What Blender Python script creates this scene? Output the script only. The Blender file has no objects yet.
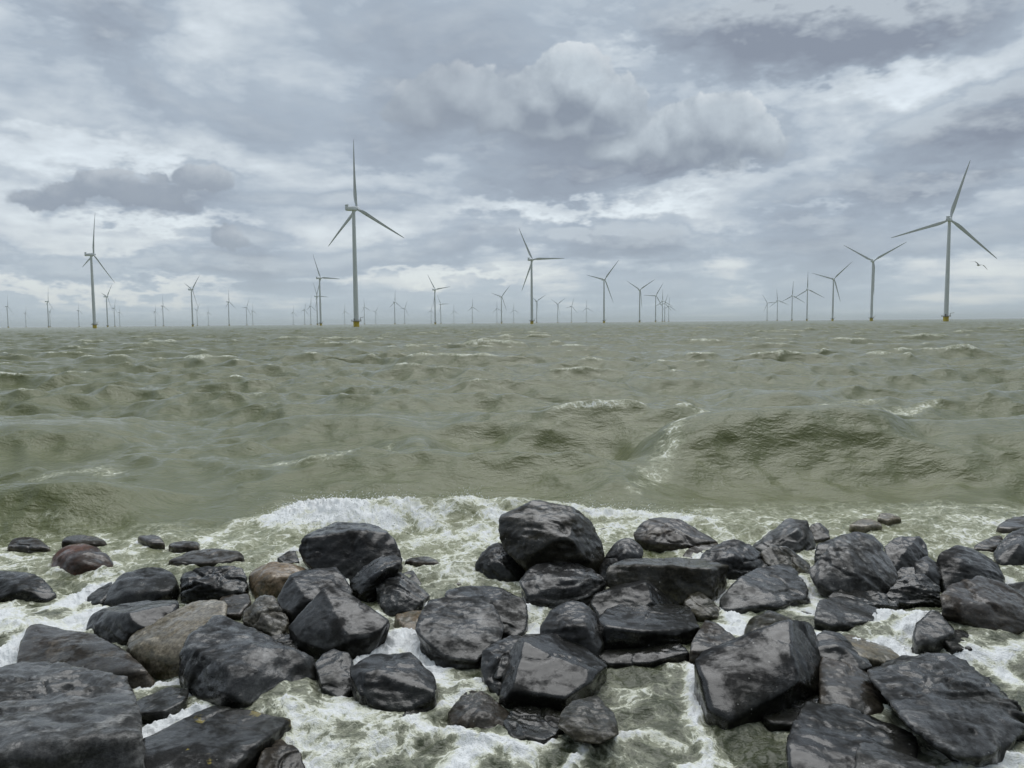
import bpy, bmesh, math, random
import numpy as np
from mathutils import Vector, Matrix, Euler
random.seed(4); rng = np.random.default_rng(11)
R = math.radians
sc = bpy.context.scene
COL = sc.collection

# ------------------------------------------------------------------ camera
F = 769.0; CAMH = 2.6
PITCH = math.atan((384 - 322.85) / F); ROLL = 0.0089
cam_d = bpy.data.cameras.new('camera'); cam = bpy.data.objects.new('camera', cam_d); COL.objects.link(cam)
cam_d.sensor_width = 36; cam_d.lens = F / 1024 * 36; cam_d.clip_start = 0.1; cam_d.clip_end = 60000
CM = Matrix.Rotation(R(90) - PITCH, 4, 'X') @ Matrix.Rotation(-ROLL, 4, 'Z')
cam.matrix_world = Matrix.Translation((0, 0, CAMH)) @ CM
sc.camera = cam
CR = np.array(CM.to_3x3())

def ray(px, py):
    d = CR @ np.array([(px - 512) / F, (384 - py) / F, -1.0])
    return d
def at_y(px, py, Y):            # the point of a line of sight at distance Y in front
    d = ray(px, py); return d * (Y / d[1]) + np.array([0, 0, CAMH])
def at_z(px, py, z=0.0):
    d = ray(px, py); return d * ((z - CAMH) / d[2]) + np.array([0, 0, CAMH])

# ------------------------------------------------------------------ numpy noise
_perm = rng.permutation(256); _perm = np.concatenate([_perm, _perm, _perm])
_g = rng.normal(size=(256, 3)); _g /= np.linalg.norm(_g, axis=1)[:, None]
def pnoise(p):
    i = np.floor(p).astype(np.int64); f = p - i; i &= 255
    u = f * f * f * (f * (f * 6 - 15) + 10)
    out = 0
    for a in (0, 1):
        wx = u[:, 0] if a else 1 - u[:, 0]
        pa = _perm[(i[:, 0] + a) & 255]
        for b in (0, 1):
            wy = u[:, 1] if b else 1 - u[:, 1]
            pb = _perm[pa + ((i[:, 1] + b) & 255)]
            for c in (0, 1):
                wz = u[:, 2] if c else 1 - u[:, 2]
                g = _g[_perm[pb + ((i[:, 2] + c) & 255)]]
                dt = g[:, 0] * (f[:, 0] - a) + g[:, 1] * (f[:, 1] - b) + g[:, 2] * (f[:, 2] - c)
                out = out + wx * wy * wz * dt
    return out * 1.5
def fbm(p, o=4, gain=.5, ridged=False):
    s = 0; a = 1
    for k in range(o):
        n = pnoise(p * (2.03 ** k) + 17.3 * k)
        if ridged: n = 1 - 2 * np.abs(n)
        s = s + a * n; a *= gain
    return s
def sstep(a, b, x):
    t = np.clip((x - a) / (b - a), 0, 1); return t * t * (3 - 2 * t)

# ------------------------------------------------------------------ mesh helpers
def mesh_from(name, co, faces_flat, n_per, smooth=True):
    me = bpy.data.meshes.new(name)
    nf = len(faces_flat) // n_per
    me.vertices.add(len(co)); me.vertices.foreach_set('co', np.asarray(co, np.float32).ravel())
    me.loops.add(nf * n_per); me.loops.foreach_set('vertex_index', np.asarray(faces_flat, np.int32))
    me.polygons.add(nf); me.polygons.foreach_set('loop_start', np.arange(0, nf * n_per, n_per, dtype=np.int32))
    me.polygons.foreach_set('use_smooth', np.full(nf, smooth))
    me.update(calc_edges=True); return me
def obj(name, me, mat=None, parent=None):
    o = bpy.data.objects.new(name, me); COL.objects.link(o)
    if mat: me.materials.append(mat)
    if parent: o.parent = parent
    return o
def bm_obj(name, bm, mat=None, parent=None, smooth=True):
    me = bpy.data.meshes.new(name); bmesh.ops.recalc_face_normals(bm, faces=bm.faces); bm.to_mesh(me); bm.free()
    if smooth:
        me.polygons.foreach_set('use_smooth', [True] * len(me.polygons))
        me.set_sharp_from_angle(angle=R(40))
    return obj(name, me, mat, parent)
def tag(o, label=None, cat=None, group=None, kind=None):
    if label: o['label'] = label
    if cat: o['category'] = cat
    if group: o['group'] = group
    if kind: o['kind'] = kind
    return o

# ------------------------------------------------------------------ node helper
class NT:
    def __init__(s, tree): s.t = tree; s.n = tree.nodes; s.l = tree.links
    def new(s, typ, **kw):
        n = s.n.new(typ)
        for k, v in kw.items():
            if k == 'inp':
                for kk, vv in v.items():
                    if isinstance(vv, bpy.types.NodeSocket): s.l.new(vv, n.inputs[kk])
                    else: n.inputs[kk].default_value = vv
            else: setattr(n, k, v)
        return n
    def math(s, op, a, b=0.0, c=None, clamp=False):
        n = s.new('ShaderNodeMath', operation=op, use_clamp=clamp)
        for k, v in enumerate((a, b) if c is None else (a, b, c)):
            if isinstance(v, bpy.types.NodeSocket): s.l.new(v, n.inputs[k])
            else: n.inputs[k].default_value = v
        return n.outputs[0]
    def vmath(s, op, a, b=None, out=0):
        n = s.new('ShaderNodeVectorMath', operation=op)
        for k, v in enumerate((a, b)):
            if v is None: continue
            if isinstance(v, bpy.types.NodeSocket): s.l.new(v, n.inputs[k])
            else: n.inputs[k].default_value = v
        return n.outputs[out]
    def noise(s, vec, scale, detail=4, rough=.5, dist=0, out=0, typ='FBM'):
        n = s.new('ShaderNodeTexNoise', noise_type=typ)
        if vec is not None: s.l.new(vec, n.inputs['Vector'])
        n.inputs['Scale'].default_value = scale; n.inputs['Detail'].default_value = detail
        n.inputs['Roughness'].default_value = rough; n.inputs['Distortion'].default_value = dist
        return n.outputs[out]
    def ramp(s, v, a, b, lo=0.0, hi=1.0, smooth=True):
        n = s.new('ShaderNodeMapRange', interpolation_type='SMOOTHSTEP' if smooth else 'LINEAR')
        for k, x in enumerate((v, a, b, lo, hi)):
            if isinstance(x, bpy.types.NodeSocket): s.l.new(x, n.inputs[k])
            else: n.inputs[k].default_value = x
        return n.outputs[0]
    def mix(s, f, a, b, typ='RGBA', blend='MIX'):
        n = s.new('ShaderNodeMix', data_type=typ, blend_type=blend) if typ == 'RGBA' else s.new('ShaderNodeMix', data_type=typ)
        ids = {'RGBA': (0, 6, 7, 2), 'FLOAT': (0, 2, 3, 0)}[typ]
        for k, v in zip(ids[:3], (f, a, b)):
            if isinstance(v, bpy.types.NodeSocket): s.l.new(v, n.inputs[k])
            else: n.inputs[k].default_value = (tuple(v) + (1,)) if (typ == 'RGBA' and k > 0 and len(v) == 3) else v
        return n.outputs[ids[3]]
def new_mat(name):
    m = bpy.data.materials.new(name); m.use_nodes = True
    t = NT(m.node_tree); b = m.node_tree.nodes['Principled BSDF']
    return m, t, b

# ------------------------------------------------------------------ WORLD
SUN_EL, SUN_AZ = 62, 12          # degrees; azimuth clockwise from +Y (0 = ahead)
def make_world():
    w = bpy.data.worlds.new('World'); sc.world = w; w.use_nodes = True
    # density of the cloud deck as a reusable group: direction in, thickness out
    g = bpy.data.node_groups.new('cloud_density', 'ShaderNodeTree')
    g.interface.new_socket('Vector', in_out='INPUT', socket_type='NodeSocketVector')
    g.interface.new_socket('Value', in_out='OUTPUT', socket_type='NodeSocketFloat')
    t = NT(g); gi = g.nodes.new('NodeGroupInput'); go = g.nodes.new('NodeGroupOutput')
    D = gi.outputs[0]
    sep = t.new('ShaderNodeSeparateXYZ', inp={0: D})
    zz = t.math('ADD', t.math('MAXIMUM', sep.outputs[2], 0.0), 0.10)
    q = t.new('ShaderNodeCombineXYZ', inp={0: t.math('DIVIDE', sep.outputs[0], zz), 1: t.math('DIVIDE', sep.outputs[1], zz), 2: 1.7}).outputs[0]
    flat = t.noise(q, .95, 6, .54, .3)
    P = t.vmath('MULTIPLY', D, (1, 1, 2.3))
    puff = t.noise(P, 6.0, 7, .55, .2)
    wcol = t.noise(P, 7.0, 2, .5, 0, out=1)
    wc2 = t.noise(P, 26.0, 3, .6, 0, out=1)
    warp = t.vmath('ADD', t.vmath('MULTIPLY', t.vmath('SUBTRACT', wcol, (.5, .5, .5)), (.14, .14, .06)), t.vmath('MULTIPLY', t.vmath('SUBTRACT', wc2, (.5, .5, .5)), (.09, .09, .07)))
    DW = t.vmath('ADD', D, warp)
    val = t.math('ADD', t.math('MULTIPLY', flat, .62), t.math('MULTIPLY', puff, .62)); val = t.math('SUBTRACT', val, .115)
    blobs = CLOUDS
    for (px, py, rx, ry, a, hard) in blobs:
        c = ray(px, py); c /= np.linalg.norm(c)
        k = t.vmath('MULTIPLY', t.vmath('SUBTRACT', DW, tuple(c)), (F / rx, F / rx, F / ry))
        ln = t.vmath('LENGTH', k, out=1)
        m = t.ramp(ln, 1.0, hard, 0.0, a)
        val = t.math('ADD', val, m)
    t.l.new(val, go.inputs[0])
    # heaped clouds: a union of rounded lobes with billowing edges
    g2 = bpy.data.node_groups.new('cumulus', 'ShaderNodeTree')
    g2.interface.new_socket('Vector', in_out='INPUT', socket_type='NodeSocketVector')
    g2.interface.new_socket('Value', in_out='OUTPUT', socket_type='NodeSocketFloat')
    t = NT(g2); gi = g2.nodes.new('NodeGroupInput'); go = g2.nodes.new('NodeGroupOutput'); D = gi.outputs[0]
    w1 = t.vmath('MULTIPLY', t.vmath('SUBTRACT', t.noise(D, 13, 2, .5, out=1), (.5, .5, .5)), (.036, .036, .030))
    w2 = t.vmath('MULTIPLY', t.vmath('SUBTRACT', t.noise(D, 34, 5, .6, out=1), (.5, .5, .5)), (.034, .030, .032))
    DW = t.vmath('ADD', D, t.vmath('ADD', w1, w2)); cur = None
    for (px, py, rx, ry) in LOBES:
        c = ray(px, py); c /= np.linalg.norm(c)
        k = t.vmath('MULTIPLY', t.vmath('SUBTRACT', DW, tuple(c)), (F / rx, F / rx, F / ry))
        v = t.math('SUBTRACT', 1.0, t.vmath('LENGTH', k, out=1))
        v = t.math('MULTIPLY', v, ry / 35)
        cur = v if cur is None else t.math('SMOOTH_MAX', cur, v, .12)
    t.l.new(cur, go.inputs[0])
    # world tree
    t = NT(w.node_tree); bg = w.node_tree.nodes['Background']
    tc = t.new('ShaderNodeTexCoord').outputs['Generated']
    D = t.vmath('NORMALIZE', tc)
    def dens(v):
        n = t.new('ShaderNodeGroup'); n.node_tree = g; t.l.new(v, n.inputs[0]); return n.outputs[0]
    d0 = dens(D); d1 = dens(t.vmath('ADD', D, (.004, 0, 0.020)))
    relief = t.math('SUBTRACT', d0, d1)
    sky = t.new('ShaderNodeTexSky', sky_type='NISHITA', sun_disc=False, sun_elevation=R(SUN_EL), sun_rotation=R(SUN_AZ))
    sep = t.new('ShaderNodeSeparateXYZ', inp={0: D})
    z = sep.outputs[2]
    S = .86 / 0.1
    bright = (.77 * S, .83 * S, .865 * S)
    mid = (.395 * S, .465 * S, .55 * S)
    dark = (.245 * S, .285 * S, .355 * S)
    c = t.mix(t.ramp(d0, .30, .53, smooth=False), bright, mid)
    c = t.mix(t.ramp(d0, .51, .78, smooth=False), c, dark)
    body = t.ramp(d0, .46, .62)
    lit = t.math('MULTIPLY', t.ramp(relief, .0, .20, 0, .55, smooth=False), body); shd = t.math('MULTIPLY', t.ramp(relief, -.0, -.20, 0, .45, smooth=False), body)
    c = t.mix(lit, c, (.63 * S, .70 * S, .755 * S))
    c = t.mix(shd, c, dark)
    def cum(v):
        n = t.new('ShaderNodeGroup'); n.node_tree = g2; t.l.new(v, n.inputs[0]); return n.outputs[0]
    m0 = cum(D); m1 = cum(t.vmath('ADD', D, (.008, 0, .022)))
    rel2 = t.math('SUBTRACT', m0, m1)
    cc = t.mix(t.ramp(rel2, -.22, .50, smooth=False), (.245 * S, .29 * S, .355 * S), (.545 * S, .615 * S, .675 * S))
    cc = t.mix(t.ramp(sep.outputs[0], -.24, -.40, 0, .85), cc, (.25 * S, .30 * S, .375 * S))
    cc = t.mix(t.math('MULTIPLY', t.ramp(rel2, .22, .62), t.ramp(m0, .45, .0)), cc, (.70 * S, .75 * S, .79 * S))
    cc = t.mix(t.ramp(t.noise(D, 20, 5, .6), .3, .7, 0, .35), cc, (.30 * S, .345 * S, .41 * S))
    cc = t.mix(t.ramp(sep.outputs[0], .05, -.06, 0, .45), cc, (.31 * S, .355 * S, .42 * S))
    # crisp where lit from above, melting into the deck below
    edge = t.math('MAXIMUM', t.ramp(rel2, .05, -.3, .07, .60), .05)
    mm = t.math('DIVIDE', m0, edge, clamp=True)
    c = t.mix(t.math('MULTIPLY', t.math('SMOOTH_MIN', mm, 1.0, .2), .92), c, cc)
    # thin air low over the water: blue grey, warm light breaks
    low = t.ramp(z, .13, .0, 0, .60)
    c = t.mix(low, c, (.50 * S, .58 * S, .63 * S))
    gapc = t.math('MULTIPLY', t.ramp(d0, .50, .38), t.math('MULTIPLY', t.ramp(z, .16, .03), t.ramp(z, .0, .03)))
    c = t.mix(t.math('MULTIPLY', gapc, .45), c, (.74 * S, .76 * S, .75 * S))
    # blue of the clear sky seen faintly through the thinnest cloud
    skyc = t.mix(1.0, sky.outputs[0], (1.4, 1.4, 1.4), blend='MULTIPLY')
    c = t.mix(t.ramp(d0, .44, .30, 0, .10), c, skyc)
    # dimming added to the unseen sky behind the viewer, to darken rock fronts
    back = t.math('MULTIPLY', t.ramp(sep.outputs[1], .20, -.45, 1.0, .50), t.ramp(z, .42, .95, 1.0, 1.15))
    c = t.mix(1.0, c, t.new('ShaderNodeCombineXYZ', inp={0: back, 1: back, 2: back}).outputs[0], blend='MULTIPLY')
    # below the horizon
    c = t.mix(t.ramp(z, -0.002, -0.03), c, (.16 * S, .18 * S, .14 * S))
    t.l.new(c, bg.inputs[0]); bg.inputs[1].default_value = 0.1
# clouds: centre px, half width, half height, amount (+ thick, - gap), inner edge
CLOUDS = [
    (440, 105, 110, 42, .16, .0), (560, 112, 100, 50, .24, .2), (575, 85, 50, 34, .16, .2), (700, 140, 120, 40, .22, .2), (718, 118, 60, 30, .12, .2), (630, 160, 200, 24, .12, .0),
    (655, 20, 90, 34, .12, .0), (800, 28, 170, 48, .34, .1), (930, 20, 130, 50, .24, .0),
    (135, 195, 95, 26, .20, .1), (205, 180, 50, 18, .14, .1), (50, 205, 70, 18, .10, .0), (95, 0, 110, 40, .20, .0), (240, 240, 50, 14, .10, .0), (150, 90, 200, 40, .07, .0),
    (890, 195, 140, 36, .22, .0), (965, 118, 130, 40, .26, .0), (850, 245, 230, 34, .16, .0), (640, 248, 150, 28, .15, .0), (520, 235, 120, 26, .10, .0),
    (120, 262, 220, 18, .16, .0), (420, 250, 110, 20, .10, .0), (700, 285, 190, 22, .12, .0),
    (60, 155, 200, 24, -.14, .0), (580, 205, 190, 16, -.20, .0), (850, 84, 110, 16, -.06, .0), (975, 165, 90, 12, -.10, .0), (380, 180, 150, 24, -.10, .0),
    (640, 60, 120, 22, -.10, .0), (80, 287, 190, 10, -.18, .0), (440, 278, 150, 9, -.16, .0), (180, 222, 110, 10, -.10, .0), (820, 205, 80, 9, -.10, .0), (300, 60, 200, 60, -.04, .0),
]
LOBES = [
    (465, 98, 50, 34), (425, 112, 46, 26), (575, 88, 44, 40), (540, 100, 40, 32), (608, 104, 40, 32), (510, 118, 60, 28), (570, 125, 80, 26),
    (722, 128, 44, 34), (690, 132, 36, 30), (752, 136, 30, 26), (662, 142, 40, 26), (705, 152, 80, 22), (620, 150, 60, 22),
    (150, 196, 46, 20), (115, 190, 30, 16), (200, 178, 26, 14), (72, 194, 26, 12), (228, 240, 22, 11), (40, 205, 30, 9),
]
make_world()
sun_d = bpy.data.lights.new('sun', 'SUN'); sun_d.energy = 1.5; sun_d.angle = R(54); sun_d.color = (1, .985, .965)
sun = bpy.data.objects.new('sun', sun_d); COL.objects.link(sun)
sv = Vector((math.sin(R(SUN_AZ)) * math.cos(R(SUN_EL)), math.cos(R(SUN_AZ)) * math.cos(R(SUN_EL)), math.sin(R(SUN_EL))))
sun.rotation_euler = sv.to_track_quat('Z', 'Y').to_euler()
sun.location = (0, 0, 80)

# ------------------------------------------------------------------ ROCK MATERIALS
def rock_mat(name, ca, cb, cc, rough=(.22, .5), strat=0.0, speck=0.0, bump=1.0, rot=(0, 0, 0), moss=0.0, lichen=0, flecks=.93):
    m, t, b = new_mat(name)
    tc = t.new('ShaderNodeTexCoord').outputs['Object']
    oi = t.new('ShaderNodeObjectInfo')
    off = t.new('ShaderNodeCombineXYZ', inp={0: t.math('MULTIPLY', oi.outputs['Random'], 37), 1: t.math('MULTIPLY', oi.outputs['Random'], 91), 2: 3}).outputs[0]
    v = t.vmath('ADD', tc, off)
    mp = t.new('ShaderNodeMapping', inp={'Vector': v, 'Rotation': tuple(R(x) for x in rot), 'Scale': (1.2, 1.2, 3.4)}).outputs[0]
    n1 = t.noise(v, 2.3, 6, .6, .4); n2 = t.noise(v, 11, 8, .68, .2); n3 = t.noise(mp, 3.5, 8, .62, .35)
    c = t.mix(t.ramp(n1, .38, .62), ca, cb)
    c = t.mix(t.ramp(n2, .52, .72, 0, .75), c, cc)
    if strat: c = t.mix(t.math('MULTIPLY', t.ramp(n3, .54, .70), strat), c, tuple(min(1, x * 2.3 + .02) for x in cc))
    sp = t.new('ShaderNodeTexVoronoi', inp={'Vector': v, 'Scale': 60.0}).outputs[0]
    if speck:
        s1 = t.math('MULTIPLY', t.ramp(sp, .26, .12), t.ramp(t.noise(v, 16, 3, .6), .50, .62))
        c = t.mix(t.math('MULTIPLY', s1, speck), c, (.34, .33, .29))
    # barnacle-like pale specks, sparse
    sp2 = t.new('ShaderNodeTexVoronoi', inp={'Vector': v, 'Scale': 24.0})
    pick = t.new('ShaderNodeSeparateColor', inp={0: sp2.outputs[1]}).outputs[0]
    s2 = t.math('MULTIPLY', t.ramp(sp2.outputs[0], .17, .08), t.math('GREATER_THAN', pick, flecks))
    c = t.mix(t.math('MULTIPLY', s2, .7), c, (.40, .40, .37))
    if lichen: c = t.mix(t.math('MULTIPLY', t.ramp(t.noise(v, 4.2, 5, .6, .3), .665, .70), t.ramp(n2, .42, .55)), c, (.34, .27, .05))
    # brown-green growth in patches near the waterline
    geo = t.new('ShaderNodeNewGeometry')
    pz = t.new('ShaderNodeSeparateXYZ', inp={0: geo.outputs['Position']}).outputs[2]
    wl = t.math('MULTIPLY', t.ramp(t.math('ADD', pz, t.math('MULTIPLY', n1, .25)), .36, .16), t.ramp(n2, .40, .60, .35, 1))
    c = t.mix(t.math('MULTIPLY', wl, .55 + moss * .4), c, (.021, .022, .012) if moss < .5 else (.055, .050, .022))
    pt = geo.outputs['Pointiness']
    c = t.mix(t.math('MULTIPLY', t.ramp(pt, .515, .60), t.ramp(n2, .40, .62, .15, .7)), c, tuple(min(1, x * 2.4 + .012) for x in cc))
    vv = t.noise(v, 38, 6, .7)
    c = t.mix(1.0, c, t.new('ShaderNodeCombineColor', inp={k: t.ramp(vv, .32, .68, .30, 1.30, smooth=False) for k in (0, 1, 2)}).outputs[0], blend='MULTIPLY')
    t.l.new(c, b.inputs['Base Color'])
    wet = t.noise(v, 3.2, 5, .65, .6)
    film = t.ramp(t.math('ADD', t.math('MULTIPLY', wet, .65), t.math('MULTIPLY', n2, .35)), .40, .56)
    ro = t.mix(film, rough[1] + .06, rough[0] + .06, typ='FLOAT')
    t.l.new(ro, b.inputs['Roughness'])
    b.inputs['Specular IOR Level'].default_value = .10
    t.l.new(t.math('MULTIPLY', film, 1.0), b.inputs['Coat Weight']); b.inputs['Coat Roughness'].default_value = .16; b.inputs['Coat IOR'].default_value = 1.44
    fine = t.noise(v, 26, 7, .72, .3)
    grain = t.noise(mp, 22, 7, .72, .8)
    h = t.math('ADD', t.math('MULTIPLY', n2, .34), t.math('MULTIPLY', n3, .6 if strat else .35))
    h = t.math('ADD', h, t.math('ADD', t.math('MULTIPLY', fine, .42), t.math('MULTIPLY', grain, .22)))
    bp = t.new('ShaderNodeBump', inp={'Height': h, 'Strength': .9, 'Distance': .011 * bump})
    t.l.new(bp.outputs[0], b.inputs['Normal'])
    ch = t.math('ADD', t.math('MULTIPLY', t.noise(v, 9, 4, .55, .3), .7), t.math('MULTIPLY', t.noise(mp, 12, 4, .55, .8), .55))
    bp2 = t.new('ShaderNodeBump', inp={'Height': ch, 'Strength': .8, 'Distance': .0065 * bump}); t.l.new(bp2.outputs[0], b.inputs['Coat Normal'])
    return m
MAT = {
    'black': rock_mat('wet_black_basalt', (.005, .005, .005), (.009, .009, .0088), (.018, .0177, .017), (.16, .42), .25, bump=1.3),
    'lichen': rock_mat('lichened_stone', (.009, .0088, .0085), (.015, .0147, .014), (.030, .029, .027), (.22, .50), .35, rot=(20, 30, 0), bump=1.3, lichen=1),
    'flecked': rock_mat('flecked_black_stone', (.006, .006, .006), (.010, .0098, .0095), (.018, .0177, .017), (.2, .48), .25, bump=1.0, flecks=.80),
    'dark': rock_mat('dark_grey_stone', (.009, .0088, .0085), (.015, .0147, .014), (.030, .029, .027), (.22, .50), .35, rot=(20, 30, 0), bump=1.3),
    'grey': rock_mat('grey_slate', (.038, .038, .0365), (.062, .061, .058), (.15, .147, .139), (.24, .55), .7, rot=(35, 60, 10), bump=1.5),
    'slate': rock_mat('streaked_slate', (.012, .0122, .0122), (.024, .0242, .024), (.085, .085, .083), (.20, .46), .9, rot=(10, 70, 30), bump=1.6),
    'brown': rock_mat('brown_grey_stone', (.024, .0185, .014), (.042, .0325, .0245), (.095, .079, .061), (.26, .54), .45, rot=(60, 20, 0), bump=1.3),
    'tan': rock_mat('tan_stone', (.19, .165, .122), (.27, .235, .175), (.36, .32, .25), (.30, .58), .5, rot=(15, 40, 0), moss=.9),
    'granite': rock_mat('tan_granite', (.19, .135, .082), (.28, .205, .13), (.34, .265, .18), (.32, .60), .0, speck=.5, bump=.8, moss=.9),
    'red': rock_mat('reddish_granite', (.050, .029, .021), (.150, .074, .050), (.045, .034, .030), (.18, .42), .15, speck=.2, bump=.5),
    'speck': rock_mat('speckled_stone', (.06, .056, .044), (.11, .10, .082), (.21, .195, .16), (.4, .7), .3, speck=1.0, bump=1.8, moss=.9),
    'olive': rock_mat('olive_brown_stone', (.012, .0112, .007), (.026, .0235, .015), (.060, .053, .037), (.26, .56), .2, speck=.3, bump=1.5, moss=.9),
}

# ------------------------------------------------------------------ ROCKS
_ico = {}
def ico(level):
    if level not in _ico:
        bm = bmesh.new(); bmesh.ops.create_icosphere(bm, subdivisions=level, radius=1)
        v = np.array([x.co[:] for x in bm.verts]); f = np.array([[x.index for x in p.verts] for p in bm.faces]); bm.free()
        _ico[level] = (v / np.linalg.norm(v, axis=1)[:, None], f)
    return _ico[level]
def hull_planes(P, small=0.0):
    bm = bmesh.new()
    for p in P: bm.verts.new(p)
    r = bmesh.ops.convex_hull(bm, input=bm.verts)
    dead = [g for g in r['geom_interior'] + r['geom_unused'] if isinstance(g, bmesh.types.BMVert)]
    bmesh.ops.delete(bm, geom=list(set(dead)), context='VERTS')
    bmesh.ops.recalc_face_normals(bm, faces=bm.faces)
    fs = [(np.array(f.normal[:]), np.array(f.calc_center_median()[:]), f.calc_area()) for f in bm.faces if f.calc_area() > 1e-7]
    A = sum(x[2] for x in fs); c = sum(x[1] * x[2] for x in fs) / A
    bm.free()
    out = []
    for n, p, a in sorted(fs, key=lambda x: -x[2]):
        if a < small * A and len(out) > 5: continue
        d = float(n @ (p - c))
        if d < 0: n, d = -n, -d
        if any(float(n @ m) > (.978 if small else .995) and abs(d - e) < .05 for m, e in out): continue
        out.append((n, max(d, .02)))
    return c, np.array([o[0] for o in out]), np.array([o[1] for o in out])

FOOT = []       # sampled waterline points, for the water and its foam
def rock(mat, D, pts, label, name='boulder', p=34, rough=1.0, chips=10, strat=0.0, yb=None, wav=0.0):
    seed = len(FOOT) * 7 + 3; rg = np.random.default_rng(seed)
    q = np.array([[a[0], a[1]] for a in pts], float); tt = np.array([a[2] for a in pts], float)
    c2 = q.mean(0)
    if yb is not None: D = at_z(c2[0], yb, 0)[1]
    W3 = [at_y(a[0], a[1], D + a[2]) for a in pts]
    W = (q[:, 0].max() - q[:, 0].min()) / F * D; W = max(W, .12)
    allp = list(W3)
    for (x, y), t0 in zip(q, tt):
        s = c2 + (np.array([x, y]) - c2) * .74
        allp.append(at_y(s[0], s[1], D + tt.max() + .28 * min(W, 1.0)))
    for w in W3:
        if w[2] < .12: allp.append(np.array([w[0], w[1] + .04, -.32]))
    c, N, d = hull_planes(allp, .010 if p >= 30 else 0.0)
    big = max(q[:, 0].max() - q[:, 0].min(), q[:, 1].max() - q[:, 1].min())
    V, Fc = ico(6 if big > 42 else 5 if big > 20 else 4)
    _, NF, dF = hull_planes(allp)
    lim = max(np.linalg.norm(np.array(allp) - c, axis=1))
    b0 = V * (1.0 / np.maximum((V @ N.T) / d, 1e-6).max(1))[:, None]
    ext = np.clip(np.ptp(b0, axis=0), .08, None); ext = (ext / ext.max()) ** .85
    V = V * ext; V /= np.linalg.norm(V, axis=1)[:, None]
    # natural fracture chips: extra planes that shave corners and edges
    S = 1e9
    sup = V * (1.0 / np.maximum((V @ N.T) / d, 1e-6).max(1))[:, None]
    ex_n, ex_d = [], []
    for k in range(int(chips * .6) + 1):
        n = rg.normal(size=3); n /= np.linalg.norm(n)
        ex_n.append(n); ex_d.append((sup @ n).max() * rg.uniform(.962, .997))
    if chips: N = np.vstack([N, ex_n]); d = np.concatenate([d, ex_d])
    off = rg.uniform(0, 90, 3)
    size = np.cbrt(np.ptp(sup[:, 0]) * np.ptp(sup[:, 1]) * np.ptp(sup[:, 2]))
    # each facet gets a gentle relief of its own
    g = np.maximum(V @ N.T, 0) / d
    pw = p * (2.6 if p > 18 else 1.4) * (1 + .6 * pnoise(V * 2.2 + off))[:, None]
    gm = g.max(1, keepdims=True)
    r = 1.0 / (gm[:, 0] * ((g / gm) ** pw).sum(1) ** (1.0 / pw[:, 0]))
    cF = _ + 0.0; full = 1.0 / np.maximum((V @ NF.T) / np.maximum(dF + NF @ (cF - c), .01), 1e-6).max(1)
    r = np.minimum(r, np.minimum(lim, full * 1.055))
    X = V * r[:, None]
    P = X + off
    sd = rg.normal(size=3) * .35 + np.array([0, 0, 1.0]); sd /= np.linalg.norm(sd)
    Pd = P + sd * (P @ sd)[:, None] * 2.6            # squeezed along the bedding normal
    disp = .009 * size * fbm(P * (1.5 / size), 3)
    disp += rough * .0065 * size ** .7 * fbm(P * 3.6, 4, .6)
    disp += rough * .0085 * (fbm(Pd * 2.4, 4, .55, True) - .8)
    disp += rough * .0045 * fbm(P * 17, 3, .6)
    cr = pnoise(P * 2.1 + 31) + .35 * pnoise(P * 6 + 5)
    disp -= rough * .022 * np.exp(-(cr / .035) ** 2) * sstep(-.1, .3, pnoise(P * 1.3 + 9))   # cracks
    if wav:
        Pw = np.stack([P[:, 0] * 1.7 + P[:, 1] * .5, P[:, 1] * 6.5 - P[:, 0] * .8, P[:, 2] * 3], 1)
        wq = np.stack([pnoise(P * 2.2), pnoise(P * 2.2 + 7), np.zeros(len(P))], 1)
        disp += wav * .020 * (fbm(Pw + .9 * wq, 4, .5, True) - .5)
    if strat:
        h = (P @ sd) * 9 + 1.1 * pnoise(P * 1.7)
        fr = h - np.floor(h)
        disp += strat * .020 * (sstep(.0, .85, fr) - sstep(.85, 1.0, fr) - .5)
    X = X + V * disp[:, None]
    me = mesh_from(name, X, Fc.ravel(), 3)
    o = obj(name, me, MAT[mat]); o.location = c
    tag(o, label, 'boulder' if name == 'boulder' else 'rock', 'wet rocks piled along the shore')
    Wd = X + c
    m = (Wd[:, 2] > -.07) & (Wd[:, 2] < .10)
    FOOT.append(Wd[m][:, :2])
    return o
def RK(mat, yb, pts, label, D=0, **kw):
    return rock(mat, D, pts, label, yb=None if D else yb, **kw)
# --- left side
RK('red', 577, [(44,575,.2),(47,561,.35),(57,547,.45),(74,540.5,.55),(92,541,.55),(109,552,.45),(118,564,.3),(119,575,.15),(101,577,0),(72,577,0),(80,560,.05),(100,562,.08)], 'smooth reddish-brown rounded boulder ringed by foam near the left edge', p=9, chips=2, rough=.35)
RK('black', 603, [(-22,571,.4),(0,570,.45),(20,571,.5),(33,573,.45),(43,579,.35),(57,594,.15),(46,601,.02),(30,604,0),(-20,602,0),(25,590,.02),(5,575,.3)], 'dark wet boulder cut by the left edge, white foam washing below it', p=20)
RK('dark', 572, [(-12,572,.1),(-6,566,.3),(3,565,.3),(8,570,.15),(5,574,0)], 'tip of a small dark rock at the left edge behind a larger one', name='rock', chips=3)
RK('brown', 552, [(6,546,.05),(14,536.5,.3),(36,536,.35),(46,542,.2),(51,547,.05),(25,548,0)], 'low dark-brown rock awash behind the reddish round boulder, far left', name='rock', chips=1, p=10, rough=.8)
RK('brown', 549, [(60,541,.1),(69,534.5,.35),(86,534,.35),(105,538.5,.25),(109,543,.05),(80,543,0)], 'flat brown rock barely above the foam just behind the reddish round boulder', name='rock', chips=1, p=10, rough=.8)
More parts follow.
